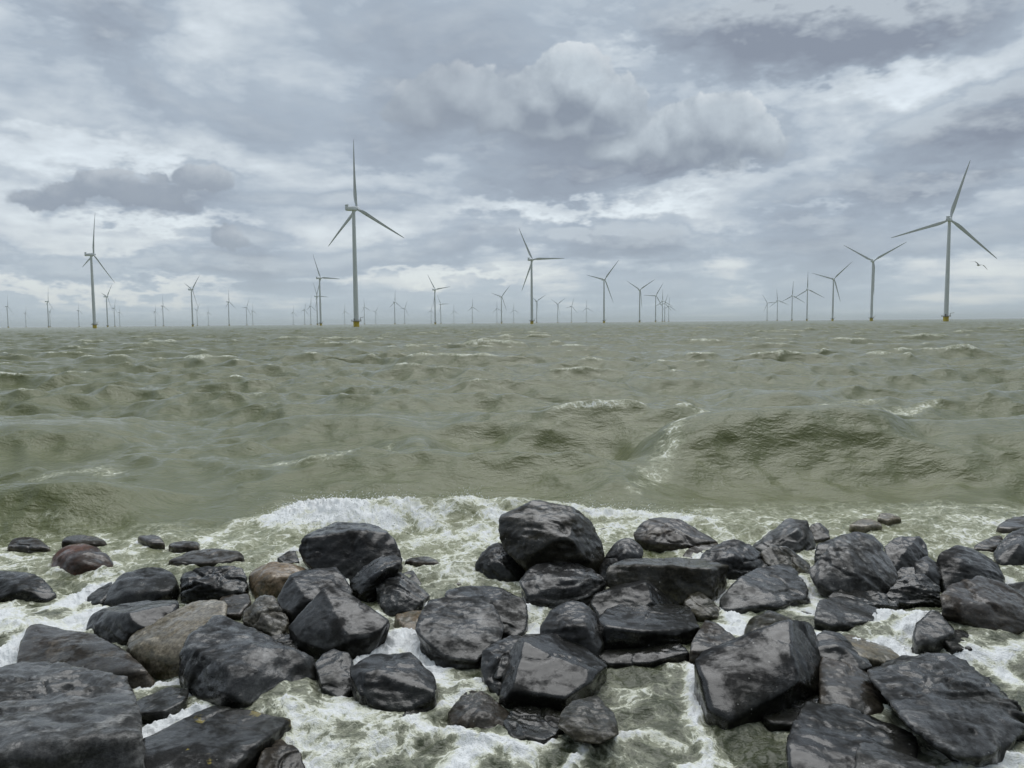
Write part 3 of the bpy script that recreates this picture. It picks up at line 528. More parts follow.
# foam: (pixel polyline, half width m, strength)
FOAM = [
    ([(288, 494), (300, 503), (330, 510), (352, 512)], .42, 1.25), ([(300, 498), (345, 500), (380, 498)], .45, 1.1), ([(375, 502), (430, 499), (475, 504), (505, 500)], .30, 1.0),
    ([(95, 524), (110, 530), (150, 531), (205, 527), (238, 514)], .20, .80), ([(70, 545), (140, 540), (230, 534), (245, 515)], .35, .62), ([(0, 545), (50, 552), (130, 545)], .40, .75),
    ([(560, 510), (620, 505), (650, 508), (700, 512)], .42, 1.0), ([(500, 502), (560, 500)], .3, .8), ([(600, 520), (650, 512)], .4, .95), ([(700, 505), (800, 510), (900, 500), (1040, 506)], .55, .55),
    ([(720, 520), (740, 540), (700, 535)], .45, .8), ([(640, 550), (680, 552), (735, 548)], .28, .85), ([(900, 530), (960, 527), (1000, 535)], .5, .75), ([(820, 540), (760, 520), (690, 517)], .35, .7),
    ([(655, 458), (668, 444), (690, 430), (708, 420), (716, 412)], .30, .62), ([(636, 470), (658, 462)], .16, .5), ([(584, 440), (600, 436), (622, 440)], .20, .5),
    ([(745, 402), (785, 398), (830, 399)], .14, .5), ([(815, 412), (845, 406), (862, 404), (885, 414)], .26, .82), ([(720, 411), (770, 407), (830, 405), (880, 409), (930, 419)], .10, .62), ([(10, 483), (60, 478), (120, 481)], .06, .5), ([(900, 400), (935, 396)], .35, .65), ([(838, 395), (870, 394)], .35, .5),
    ([(30, 458), (60, 455), (110, 458)], .22, .55), ([(330, 437), (365, 434), (385, 430)], .25, .6), ([(268, 456), (330, 456), (345, 452)], .22, .55), ([(365, 450), (420, 444), (460, 446)], .25, .45),
    ([(720, 345), (745, 343)], .6, .6), ([(370, 354), (390, 352)], .8, .6), ([(980, 372), (1000, 370)], .6, .5), ([(240, 388), (262, 392)], .4, .5), ([(560, 400), (600, 404), (640, 398)], .4, .35),
    ([(420, 560), (460, 545), (520, 600)], .5, .7), ([(410, 535), (440, 525), (480, 520)], .4, .8), ([(440, 560), (470, 575), (400, 545)], .35, .8),
    # between the rocks
    ([(62, 592), (85, 580), (120, 582)], .28, 1.35), ([(0, 600), (25, 612), (60, 612), (88, 600)], .30, 1.1), ([(0, 690), (5, 655), (20, 635), (50, 615)], .28, 1.3), ([(40, 560), (20, 560), (0, 556)], .3, .7),
    ([(100, 600), (80, 615), (110, 620)], .22, .8), ([(145, 672), (178, 660)], .10, 1.2), ([(140, 700), (165, 684), (190, 680)], .10, 1.1), ([(138, 722), (165, 710), (195, 702)], .10, 1.3),
    ([(335, 592), (350, 600), (372, 605)], .18, 1.2), ([(340, 560), (352, 610)], .15, .9), ([(375, 650), (385, 635), (405, 625), (428, 640), (425, 655)], .2, 1.4), ([(330, 655), (352, 648), (380, 650)], .12, 1.0),
    ([(430, 665), (460, 670), (480, 668)], .22, .95), ([(440, 690), (460, 680)], .15, 1.1), ([(300, 700), (320, 712), (350, 695), (370, 715)], .22, 1.05), ([(290, 735), (310, 725), (335, 740), (360, 735)], .2, 1.15),
    ([(270, 768), (300, 750), (340, 750), (380, 738)], .2, 1.1), ([(410, 712), (430, 720), (455, 715), (475, 735)], .14, 1.15), ([(455, 768), (470, 745), (500, 730), (520, 745)], .14, 1.3), ([(410, 740), (412, 725)], .08, 1.1),
    ([(518, 748), (525, 740), (550, 725)], .09, 1.1), ([(555, 765), (570, 750), (585, 737)], .07, 1.1), ([(600, 700), (620, 718), (650, 715), (680, 725)], .08, 1.15), ([(615, 675), (640, 672), (625, 690), (600, 690)], .10, .8),
    ([(695, 655), (688, 680), (690, 705), (710, 730), (705, 755)], .10, 1.05), ([(690, 745), (725, 740)], .10, 1.1), ([(755, 765), (775, 755)], .10, .8), ([(545, 700), (600, 690), (660, 700)], .22, .5),
    ([(720, 615), (740, 622), (728, 600)], .14, 1.1), ([(715, 590), (726, 585)], .12, 1.2), ([(800, 575), (815, 590), (840, 598), (800, 600)], .16, 1.0), ([(800, 620), (840, 632), (870, 636)], .14, 1.1),
    ([(865, 608), (900, 602), (935, 606), (910, 620)], .18, 1.25), ([(860, 640), (900, 635), (905, 660)], .20, 1.15), ([(890, 650), (945, 652), (970, 665), (1000, 690), (1022, 708)], .16, 1.3), ([(800, 548), (810, 560)], .1, .9),
    ([(960, 640), (1000, 640), (1024, 632)], .14, .95), ([(1000, 650), (1015, 662), (1040, 668)], .12, 1.1), ([(1003, 565), (1024, 575), (1040, 580)], .2, 1.0), ([(960, 760), (1000, 752), (1020, 745)], .10, 1.0),
    ([(560, 560), (590, 545), (610, 520)], .25, .8), ([(530, 615), (540, 640)], .12, 1.1), ([(515, 590), (522, 600)], .1, 1.2), ([(960, 548), (940, 540), (985, 528)], .35, .7), ([(830, 540), (780, 510), (700, 500)], .4, .6),
]
def make_water():
    # polar grid round the camera's foot, fine in front, coarse to the sides
    core = np.radians(np.arange(-44, 44.001, .062)); side = np.radians(np.concatenate([np.arange(-88, -44.2, 1.0)])); th = np.concatenate([side, core, -side[::-1]])
    r = [1.2]
    while r[-1] < 42000:
        x = r[-1]
        r.append(x * (1.0065 if x < 4 else 1.0042 if x < 60 else 1.0050 if x < 1500 else 1.02 if x < 5000 else 1.08))
    r = np.array(r); nr, nt = len(r), len(th)
    dr = np.gradient(r)
    RR, TT = np.meshgrid(r, th, indexing='ij'); DR = np.repeat(dr, nt)
    X = (RR * np.sin(TT)).ravel(); Y = (RR * np.cos(TT)).ravel(); Rr = RR.ravel()
    n = len(X); Z = np.zeros(n); DX = np.zeros(n); DY = np.zeros(n)
    step = np.maximum(DR, Rr * math.radians(.062))
    rg = np.random.default_rng(5)
    # shallow edge: big waves die towards the rocks
    shore = sstep(8.5, 15.0, Y)
    far_damp = 1.0
    # wave groups
    grp = 1 + .55 * fbm(np.stack([X / 21, Y / 14, np.zeros(n)], 1), 2)
    crest = np.zeros(n); lost = np.zeros(n)
    lams = np.concatenate([rg.uniform(5.5, 11, 12), rg.uniform(2.6, 5.5, 20), rg.uniform(1.1, 2.6, 30), rg.uniform(.30, 1.1, 44)])
    for k, lam in enumerate(lams):
        spread = 26 if lam > 5 else 38 if lam > 2.6 else 46 if lam > 1.1 else 52
        a = math.radians(rg.normal(0, spread) - 6)
        kx, ky = math.sin(a) * 2 * math.pi / lam, -math.cos(a) * 2 * math.pi / lam
        amp = .0082 * lam ** 1.05 if lam > 5 else .0092 * lam if lam > 2.6 else .0068 * lam if lam > 1.1 else .0066 * lam
        vis = sstep(2.2, 4.0, lam / step)
        if lam > 1.1: lost += (amp * amp / 2) * (1 - vis ** 2)
        sel = np.nonzero(vis > 0)[0]
        ph = kx * X[sel] + ky * Y[sel] + rg.uniform(0, 6.28)
        A = amp * vis[sel] * (grp[sel] if lam > 1.1 else 1)
        A = A * (shore[sel] if lam > 2.6 else .45 + .55 * shore[sel])
        cph, sph = np.cos(ph), np.sin(ph)
        Z[sel] += A * cph
        q = .72 if lam > 1.1 else .5
        DX[sel] -= q * A * sph * kx * lam / 6.283; DY[sel] -= q * A * sph * ky * lam / 6.283
        if lam > .8: crest[sel] += A * cph / (1 if lam > 2.6 else .7)
    # beyond what the grid resolves the sea keeps its roughness
    ri = np.repeat(np.arange(nr), nt)
    farm = np.nonzero(Rr > 60)[0]
    rough_n = pnoise(np.stack([X[farm] / np.maximum(2.2, Rr[farm] / 260), ri[farm] * .83, np.full(len(farm), .5)], 1))
    Z[farm] += np.sqrt(lost[farm]) * 2.2 * rough_n
    P2 = np.stack([X, Y], 1)
    near = np.nonzero(Rr < 34)[0]; Pn = P2[near]
    wob = .35 * pnoise(np.stack([Pn[:, 0] * .7, Pn[:, 1] * .7, np.full(len(near), 3.)], 1)) + .12 * pnoise(np.stack([Pn[:, 0] * 2.6, Pn[:, 1] * 2.6, np.full(len(near), 7.)], 1))
    for pts, dist0, wf, wb in RIDGES:
        w = np.array([at_y(px, py, dist0) for (px, py) in pts])
        gx = np.linspace(w[:, 0].min() - 3, w[:, 0].max() + 3, 500)
        gh = np.interp(gx, w[:, 0], np.maximum(w[:, 2], 0)); kk = max(3, int(1.3 / (gx[1] - gx[0])) | 1)
        ker = np.hanning(kk + 2)[1:-1]; gh = np.convolve(np.pad(gh, kk // 2, mode='edge'), ker / ker.sum(), mode='valid')
        x = Pn[:, 0]; yc = dist0 + .04 * x; h = np.interp(x, gx, gh)
        if pts[0][0] > 0: h = h * sstep(w[0, 0], w[0, 0] + 1.6, x)
        if pts[-1][0] < 1024: h = h * sstep(w[-1, 0], w[-1, 0] - 1.6, x)
        dd = Pn[:, 1] - yc + wob * .8
        prof = np.where(dd < 0, np.exp(-np.abs(dd / wf) ** 1.7), np.exp(-np.abs(dd / wb) ** 1.5))
        trough = -.16 * np.exp(-((dd + wf * 2.1) / (wf * .9)) ** 2)
        damp = 1 - .80 * prof * sstep(.05, .4, h); Z[near] = Z[near] * damp + h * (prof + trough); DX[near] *= damp; DY[near] *= damp
        DY[near] -= .12 * h * np.exp(-(dd / (wf * .6)) ** 2)          # crest leans towards the shore
    # turbulence over the stones
    t3 = lambda s, z: np.stack([Pn[:, 0] * s, Pn[:, 1] * s, np.full(len(near), z)], 1)
    zone = sstep(11.8, 9.4, Pn[:, 1] + .9 * sstep(-2.2, -3.6, Pn[:, 0]))
    wp = np.stack([pnoise(t3(1.3, 1)), pnoise(t3(1.3, 5)), np.zeros(len(near))], 1)
    tb = .050 * fbm(t3(1.5, 2) + .5 * wp, 3) + .030 * (fbm(t3(3.4, 9) + wp * .8, 3, .5, True) - .7)
    Z[near] += zone * tb
    # foam amount
    foam = np.zeros(n); fn = np.zeros(len(near))
    for pts, wd, s in FOAM:
        w = [at_z(px, py, .12 if py > 500 else .35)[:2] for px, py in pts]
        bx = np.array(w); m = np.nonzero((Pn[:, 0] > bx[:, 0].min() - 3 * wd) & (Pn[:, 0] < bx[:, 0].max() + 3 * wd) & (Pn[:, 1] > bx[:, 1].min() - 3 * wd) & (Pn[:, 1] < bx[:, 1].max() + 3 * wd))[0]
        if not len(m): continue
        Q = Pn[m] + .5 * wd * wp[m, :2]
        d, _ = seg_dist(Q, w)
        if pts[0][1] > 660: s = s * .86
        fn[m] = np.maximum(fn[m], s * np.exp(-(d / wd) ** 2))
    zs = sstep(12.0, 9.9, Pn[:, 1] + .5 * wob + 1.1 * sstep(-2.2, -3.6, Pn[:, 0])) * .56
    zs *= (1 - .45 * sstep(8.0, 6.6, Pn[:, 1]))
    fn = np.maximum(fn, zs) + .25 * zone * (fbm(t3(.9, 4), 2))
    # collars of foam against the stones
    gx0, gx1, gy0, gy1, cs = -9, 9, 3, 14.5, .05
    G = np.zeros((int((gx1 - gx0) / cs), int((gy1 - gy0) / cs)))
    for f in FOOT:
        if not len(f): continue
        ix = ((f[:, 0] - gx0) / cs).astype(int); iy = ((f[:, 1] - gy0) / cs).astype(int)
        ok = (ix >= 0) & (ix < G.shape[0]) & (iy >= 0) & (iy < G.shape[1]); G[ix[ok], iy[ok]] = 1
    for _ in range(5):
        G = (G + np.roll(G, 1, 0) + np.roll(G, -1, 0) + np.roll(G, 1, 1) + np.roll(G, -1, 1)) / 5
    ix = np.clip(((Pn[:, 0] - gx0) / cs).astype(int), 0, G.shape[0] - 1); iy = np.clip(((Pn[:, 1] - gy0) / cs).astype(int), 0, G.shape[1] - 1)
    coll = G[ix, iy] * (Pn[:, 1] < 14) * (.5 + .9 * pnoise(t3(1.1, 12)))
    fn = fn + np.clip(coll, 0, 1) * .42
    foam[near] = fn
    # whitecaps on the sharpest crests farther out
    sg = crest.std() if crest.std() > 0 else 1
    wc = sstep(3.2, 4.3, crest / .115 * .9 + .55 * fbm(np.stack([X / 3.2, Y / 2.4, np.ones(n)], 1), 3)) * sstep(14, 19, Y)
    foam = np.maximum(foam, .64 * wc * sstep(420, 60, Rr) )
    # foam heaps up; spray lumps in the breaker
    fb = np.clip(fn - .55, 0, .8)
    lump = fbm(t3(6.5, 20) + wp, 4, .6, True)
    Z[near] += fb * (.045 * (lump - .4)) * (1 + 1.6 * sstep(9.8, 10.6, Pn[:, 1]) * sstep(13.5, 12.5, Pn[:, 1]))
    co = np.stack([X + DX, Y + DY, Z], 1)
    i = np.arange(nr - 1)[:, None] * nt + np.arange(nt - 1)[None, :]
    f = np.stack([i, i + 1, i + nt + 1, i + nt], -1).reshape(-1)
    # winding so that normals face up
    f = f.reshape(-1, 4)[:, ::-1].ravel()
    me = mesh_from('sea', co, f, 4)
    at = me.attributes.new('foam', 'FLOAT', 'POINT'); at.data.foreach_set('value', foam.astype(np.float32))
    return me, co, foam, near

def water_mat():
    m, t, b = new_mat('sea_water')
    out = m.node_tree.nodes['Material Output']
    geo = t.new('ShaderNodeNewGeometry').outputs['Position']
    fa = t.new('ShaderNodeAttribute', attribute_name='foam').outputs['Fac']
    dist = t.vmath('LENGTH', geo, out=1)
    # streaks drawn out by the wind for the far water
    st = t.new('ShaderNodeMapping', inp={'Vector': geo, 'Scale': (.6, 1.1, 1)}).outputs[0]
    n1 = t.noise(st, 1.6, 5, .62, .3); n2 = t.noise(st, 6.5, 5, .6, .4); n3 = t.noise(st, 26, 4, .6, .2)
    h = t.math('ADD', t.math('MULTIPLY', n1, .12), t.math('ADD', t.math('MULTIPLY', n2, .062), t.math('MULTIPLY', n3, .020)))
    # lacy foam pattern
    wv = t.vmath('MULTIPLY', t.vmath('SUBTRACT', t.noise(geo, 3.2, 4, .6, out=1), (.5, .5, .5)), (.34, .34, .34))
    gw = t.vmath('ADD', geo, wv)
    v1 = t.new('ShaderNodeTexVoronoi', feature='DISTANCE_TO_EDGE', inp={'Vector': gw, 'Scale': 5.5}).outputs[0]
    v2 = t.new('ShaderNodeTexVoronoi', feature='DISTANCE_TO_EDGE', inp={'Vector': gw, 'Scale': 17.0}).outputs[0]
    lace = t.math('ADD', t.math('MULTIPLY', t.ramp(v1, .16, .0), .55), t.math('MULTIPLY', t.ramp(v2, .20, .0), .28))
    fine = t.noise(gw, 9, 8, .68, .5); fine2 = t.noise(gw, 2.3, 6, .62, .8)
    bub = t.noise(geo, 75, 4, .7)
    pat = t.math('ADD', t.math('MULTIPLY', lace, .42), t.math('ADD', t.math('MULTIPLY', t.math('SUBTRACT', fine, .5), 1.25), t.math('MULTIPLY', t.math('SUBTRACT', fine2, .5), 1.35)))
    v3 = t.new('ShaderNodeTexVoronoi', feature='DISTANCE_TO_EDGE', inp={'Vector': gw, 'Scale': 46.0}).outputs[0]
    pat = t.math('ADD', pat, t.math('MULTIPLY', t.ramp(v3, .0, .28), -.08))
    k = t.math('ADD', fa, t.math('MULTIPLY', pat, t.ramp(fa, .5, 1.3, 1.0, .6, smooth=False)))
    gate = t.ramp(fa, .08, .30)
    dense = t.math('MULTIPLY', t.ramp(k, .66, .94), gate)
    veil = t.math('MULTIPLY', t.ramp(k, .30, .80, 0, .34), gate)
    fm = t.math('MAXIMUM', dense, veil)
    # silt-green water, a touch greyer away from the shore
    big = t.noise(geo, .16, 4, .55)
    c = t.mix(t.ramp(big, .35, .65), (.124, .137, .054), (.136, .148, .064))
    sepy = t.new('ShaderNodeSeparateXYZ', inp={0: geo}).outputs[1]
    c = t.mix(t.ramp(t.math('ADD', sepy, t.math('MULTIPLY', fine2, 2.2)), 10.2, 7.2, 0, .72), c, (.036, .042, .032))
    b.inputs['Roughness'].default_value = .09
    b.inputs['IOR'].default_value = 1.333; b.inputs['Specular IOR Level'].default_value = .5
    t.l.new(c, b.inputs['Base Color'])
    bs = t.ramp(dist, 8, 200, .52, 1.9, smooth=False)
    bp = t.new('ShaderNodeBump', inp={'Height': h, 'Distance': 1.0})
    t.l.new(bs, bp.inputs['Strength']); t.l.new(bp.outputs[0], b.inputs['Normal'])
    ro = t.ramp(dist, 9, 200, .06, .24, smooth=False); t.l.new(ro, b.inputs['Roughness'])
    fo = t.new('ShaderNodeBsdfPrincipled', inp={'Base Color': (.72, .735, .715, 1), 'Roughness': .75})
    fo.inputs['Specular IOR Level'].default_value = .25
    fc = t.mix(t.ramp(k, .75, 1.25), (.74, .75, .58), (.92, .94, .94)); t.l.new(fc, fo.inputs['Base Color'])
    bp2 = t.new('ShaderNodeBump', inp={'Height': t.math('ADD', k, t.math('MULTIPLY', bub, .5)), 'Strength': .8, 'Distance': .03})
    t.l.new(bp2.outputs[0], fo.inputs['Normal'])
    mx = t.new('ShaderNodeMixShader', inp={0: fm}); t.l.new(b.outputs[0], mx.inputs[1]); t.l.new(fo.outputs[0], mx.inputs[2])
    t.l.new(mx.outputs[0], out.inputs['Surface'])
    return m
wme, wco, wfoam, wnear = make_water()
sea = obj('sea', wme, water_mat()); sea['kind'] = 'structure'

# drops and lumps of spray thrown up where the waves break
def spray():
    idx = wnear[(wfoam[wnear] > .85) & (wco[wnear, 1] > 9.6) & (wco[wnear, 1] < 13.5) & (np.abs(wco[wnear, 0]) < 10)]
    rg = np.random.default_rng(3)
    V, Fc = ico(1); cos, fs, n = [], [], 0
    for i in rg.choice(idx, 1500):
        h = rg.exponential(.055); s = rg.uniform(.002, .007) * (1.2 - min(h, .2) * 3)
        c = wco[i] + np.array([rg.normal() * .06, rg.normal() * .06, h + .01])
        cos.append(V * s * rg.uniform(.7, 1.4, 3) + c); fs.append(Fc + n); n += len(V)
    me = mesh_from('spray', np.vstack(cos), np.vstack(fs).ravel(), 3)
    m, t, b = new_mat('spray'); b.inputs['Base Color'].default_value = (.8, .82, .8, 1); b.inputs['Roughness'].default_value = .4
    tag(obj('spray', me, m), kind='stuff')
spray()

# ------------------------------------------------------------------ WIND TURBINES
def simple(name, ca, cb, scale, rough, bump=.1):
    m, t, b = new_mat(name); tc = t.new('ShaderNodeTexCoord').outputs['Object']
    n = t.noise(tc, scale, 5, .6); t.l.new(t.mix(t.ramp(n, .3, .7), ca, cb), b.inputs['Base Color'])
    t.l.new(t.ramp(n, .3, .7, rough - .06, rough + .08), b.inputs['Roughness'])
    bp = t.new('ShaderNodeBump', inp={'Height': n, 'Strength': bump, 'Distance': .05}); t.l.new(bp.outputs[0], b.inputs['Normal'])
    return m
TM = {'white': simple('turbine_paint', (.74, .78, .82), (.80, .83, .86), .25, .45), 'blade': simple('blade_paint', (.64, .67, .70), (.70, .73, .755), .2, .4),
      'yellow': simple('yellow_paint', (.85, .66, .03), (.75, .56, .04), .6, .5), 'steel': simple('platform_steel', (.13, .12, .10), (.20, .18, .15), 1.2, .6)}
HUB = 108.0; BL = 62.0; YAW = 41
def lathe(prof, seg=32, z_axis=True):
    bm = bmesh.new(); rings = []
    for (rr, z) in prof:
        ring = [bm.verts.new((rr * math.cos(2 * math.pi * k / seg), rr * math.sin(2 * math.pi * k / seg), z)) for k in range(seg)]; rings.append(ring)
    for a, b in zip(rings, rings[1:]):
        for k in range(seg): bm.faces.new((a[k], a[(k + 1) % seg], b[(k + 1) % seg], b[k]))
    bm.faces.new(rings[0][::-1]); bm.faces.new(rings[-1]); return bm
def blade_mesh():
    bm = bmesh.new(); rings = []; seg = 20
    st = [(1.2, 2.4, 2.4, 0), (3, 2.4, 2.4, 0), (6, 3.0, 2.0, 14), (10, 4.1, 1.35, 13), (14, 4.3, 1.05, 11), (22, 3.6, .75, 8), (32, 2.9, .52, 5), (44, 2.2, .36, 3), (55, 1.55, .24, 1), (62, .95, .15, 0), (64.6, .45, .08, 0), (65, .12, .04, 0)]
    for z, ch, th, tw in st:
        z *= BL / 65; ch *= .9; ring = []
        for k in range(seg):
            a = 2 * math.pi * k / seg
            x = ch * .5 * math.cos(a); y = th * .5 * math.sin(a) * (1 + .45 * math.cos(a) if z > 4 else 1)
            x -= ch * .18 if z > 4 else 0
            c, s = math.cos(R(tw)), math.sin(R(tw)); x, y = x * c - y * s, x * s + y * c
            y += 2.6 * (z / 65) ** 2                                  # prebend, upwind
            ring.append(bm.verts.new((x, y, z)))
        rings.append(ring)
    for a, b in zip(rings, rings[1:]):
        for k in range(seg): bm.faces.new((a[k], a[(k + 1) % seg], b[(k + 1) % seg], b[k]))
    bm.faces.new(rings[0][::-1]); bm.faces.new(rings[-1])
    return bm
def nacelle_mesh():
    bm = bmesh.new(); rings = []
    st = [(-8.6, 1.5, 1.5), (-8.3, 1.9, 1.9), (-6, 2.15, 2.1), (-1, 2.25, 2.25), (1.6, 2.2, 2.2), (2.0, 2.0, 2.0)]
    for y, w, h in st:
        ring = []
        for k in range(24):
            a = 2 * math.pi * k / 24; ca, sa = math.cos(a), math.sin(a)
            e = .55; ring.append(bm.verts.new((w * math.copysign(abs(ca) ** e, ca), y, h * math.copysign(abs(sa) ** e, sa))))
        rings.append(ring)
    for a, b in zip(rings, rings[1:]):
        for k in range(24): bm.faces.new((a[k], a[(k + 1) % 24], b[(k + 1) % 24], b[k]))
    bm.faces.new(rings[0]); bm.faces.new(rings[-1][::-1])
    # cooler on the roof and a mast
    for (x0, x1, y0, y1, z0, z1) in ((-1.7, 1.7, -8.2, -6.9, 2.05, 3.5), (-.08, .08, -6.2, -6.04, 2.0, 4.6)):
        m = bmesh.ops.create_cube(bm, size=1)['verts']
        for v in m: v.co = Vector(((x0 + x1) / 2 + v.co.x * (x1 - x0), (y0 + y1) / 2 + v.co.y * (y1 - y0), (z0 + z1) / 2 + v.co.z * (z1 - z0)))
    return bm
def cyl(bm, p, q, r, seg=8):
    p, q = Vector(p), Vector(q); d = q - p; m = d.to_track_quat('Z', 'Y').to_matrix().to_4x4(); m.translation = (p + q) / 2
    bmesh.ops.create_cone(bm, cap_ends=True, segments=seg, radius1=r, radius2=r, depth=d.length, matrix=m)
def make_turbine():
    root = bpy.data.objects.new('wind_turbine', None); COL.objects.link(root)
    bm_obj('foundation', lathe([(2.7, -6), (2.7, 4.4), (3.0, 4.6), (3.0, 5.2)]), TM['yellow'], root)
    pb = lathe([(4.7, 5.2), (4.7, 5.6)], 40)
    pf = bm_obj('platform', pb, TM['steel'], root)
    rb = bmesh.new()
    for k in range(20):
        a, c = 2 * math.pi * k / 20, 2 * math.pi * (k + 1) / 20
        P = lambda an, z: (4.55 * math.cos(an), 4.55 * math.sin(an), z)
        cyl(rb, P(a, 5.5), P(a, 6.8), .06, 6); cyl(rb, P(a, 6.75), P(c, 6.75), .06, 6); cyl(rb, P(a, 6.2), P(c, 6.2), .04, 6)
    bm_obj('railing', rb, TM['steel'], pf, smooth=False)
    lb = bmesh.new()
    for s in (-.5, .5): cyl(lb, (3.2 * .7 + s * .7, -3.2 * .7 + s * .7, -2), (3.2 * .7 + s * .7, -3.2 * .7 + s * .7, 6), .18)
    for k in range(11): cyl(lb, (1.9, -2.6, -1 + k * .6), (2.6, -1.9, -1 + k * .6), .06, 5)
    bm_obj('boat_landing', lb, TM['yellow'], root, smooth=False)
    cr = bmesh.new(); cyl(cr, (3.6, 1.8, 5.5), (3.6, 1.8, 8.8), .25); cyl(cr, (3.6, 1.8, 8.6), (7.2, 3.0, 9.3), .18)
    bm_obj('davit_crane', cr, TM['steel'], root, smooth=False)
    tw = bm_obj('tower', lathe([(2.3, 5.6), (2.25, 20), (2.1, 45), (1.8, 75), (1.5, HUB - 2.6), (1.45, HUB - 2.2)], 40), TM['white'], root)
    db = bmesh.new(); m = bmesh.ops.create_cube(db, size=1)['verts']
    for v in m: v.co = Vector((v.co.x * 1.0, -2.56 + v.co.y * .12, 6.9 + v.co.z * 2.2))
    bm_obj('door', db, TM['steel'], tw, smooth=False)
    tilt = Matrix.Rotation(R(6), 4, 'X')
    nc = bm_obj('nacelle', nacelle_mesh(), TM['white'], root); nc.matrix_local = Matrix.Translation((0, 0, HUB)) @ tilt
    hb = lathe([(1.75, 0), (2.0, .6), (2.0, 2.4), (1.7, 3.4), (1.1, 4.2), (.3, 4.6)], 28)
    hub = bm_obj('hub', hb, TM['white'], root)
    hub.matrix_local = Matrix.Translation((0, 0, HUB)) @ tilt @ Matrix.Translation((0, 2.1, 0)) @ Matrix.Rotation(R(-90), 4, 'X')
    bl = blade_mesh(); first = bm_obj('blade', bl, TM['blade'], root)
    for k in range(2):
        o = first.copy(); COL.objects.link(o); o.parent = root
    return root
def set_blades(root, phase):
    tilt = Matrix.Rotation(R(6), 4, 'X'); k = 0
    for c in sorted(root.children, key=lambda x: x.name):
        if c.name.split('.')[0] == 'blade':
            c.matrix_local = Matrix.Translation((0, 0, HUB)) @ tilt @ Matrix.Translation((0, 3.6, 0)) @ Matrix.Rotation(R(phase + 120 * k), 4, 'Y') @ Matrix.Rotation(R(-2.5), 4, 'X'); k += 1
KIDS = {}
def copy_tree(o, parent=None):
    c = o.copy(); COL.objects.link(c); c.parent = parent
    if parent: c.matrix_parent_inverse = o.matrix_parent_inverse.copy()
    for ch in KIDS.get(o.name, []): copy_tree(ch, c)
    return c
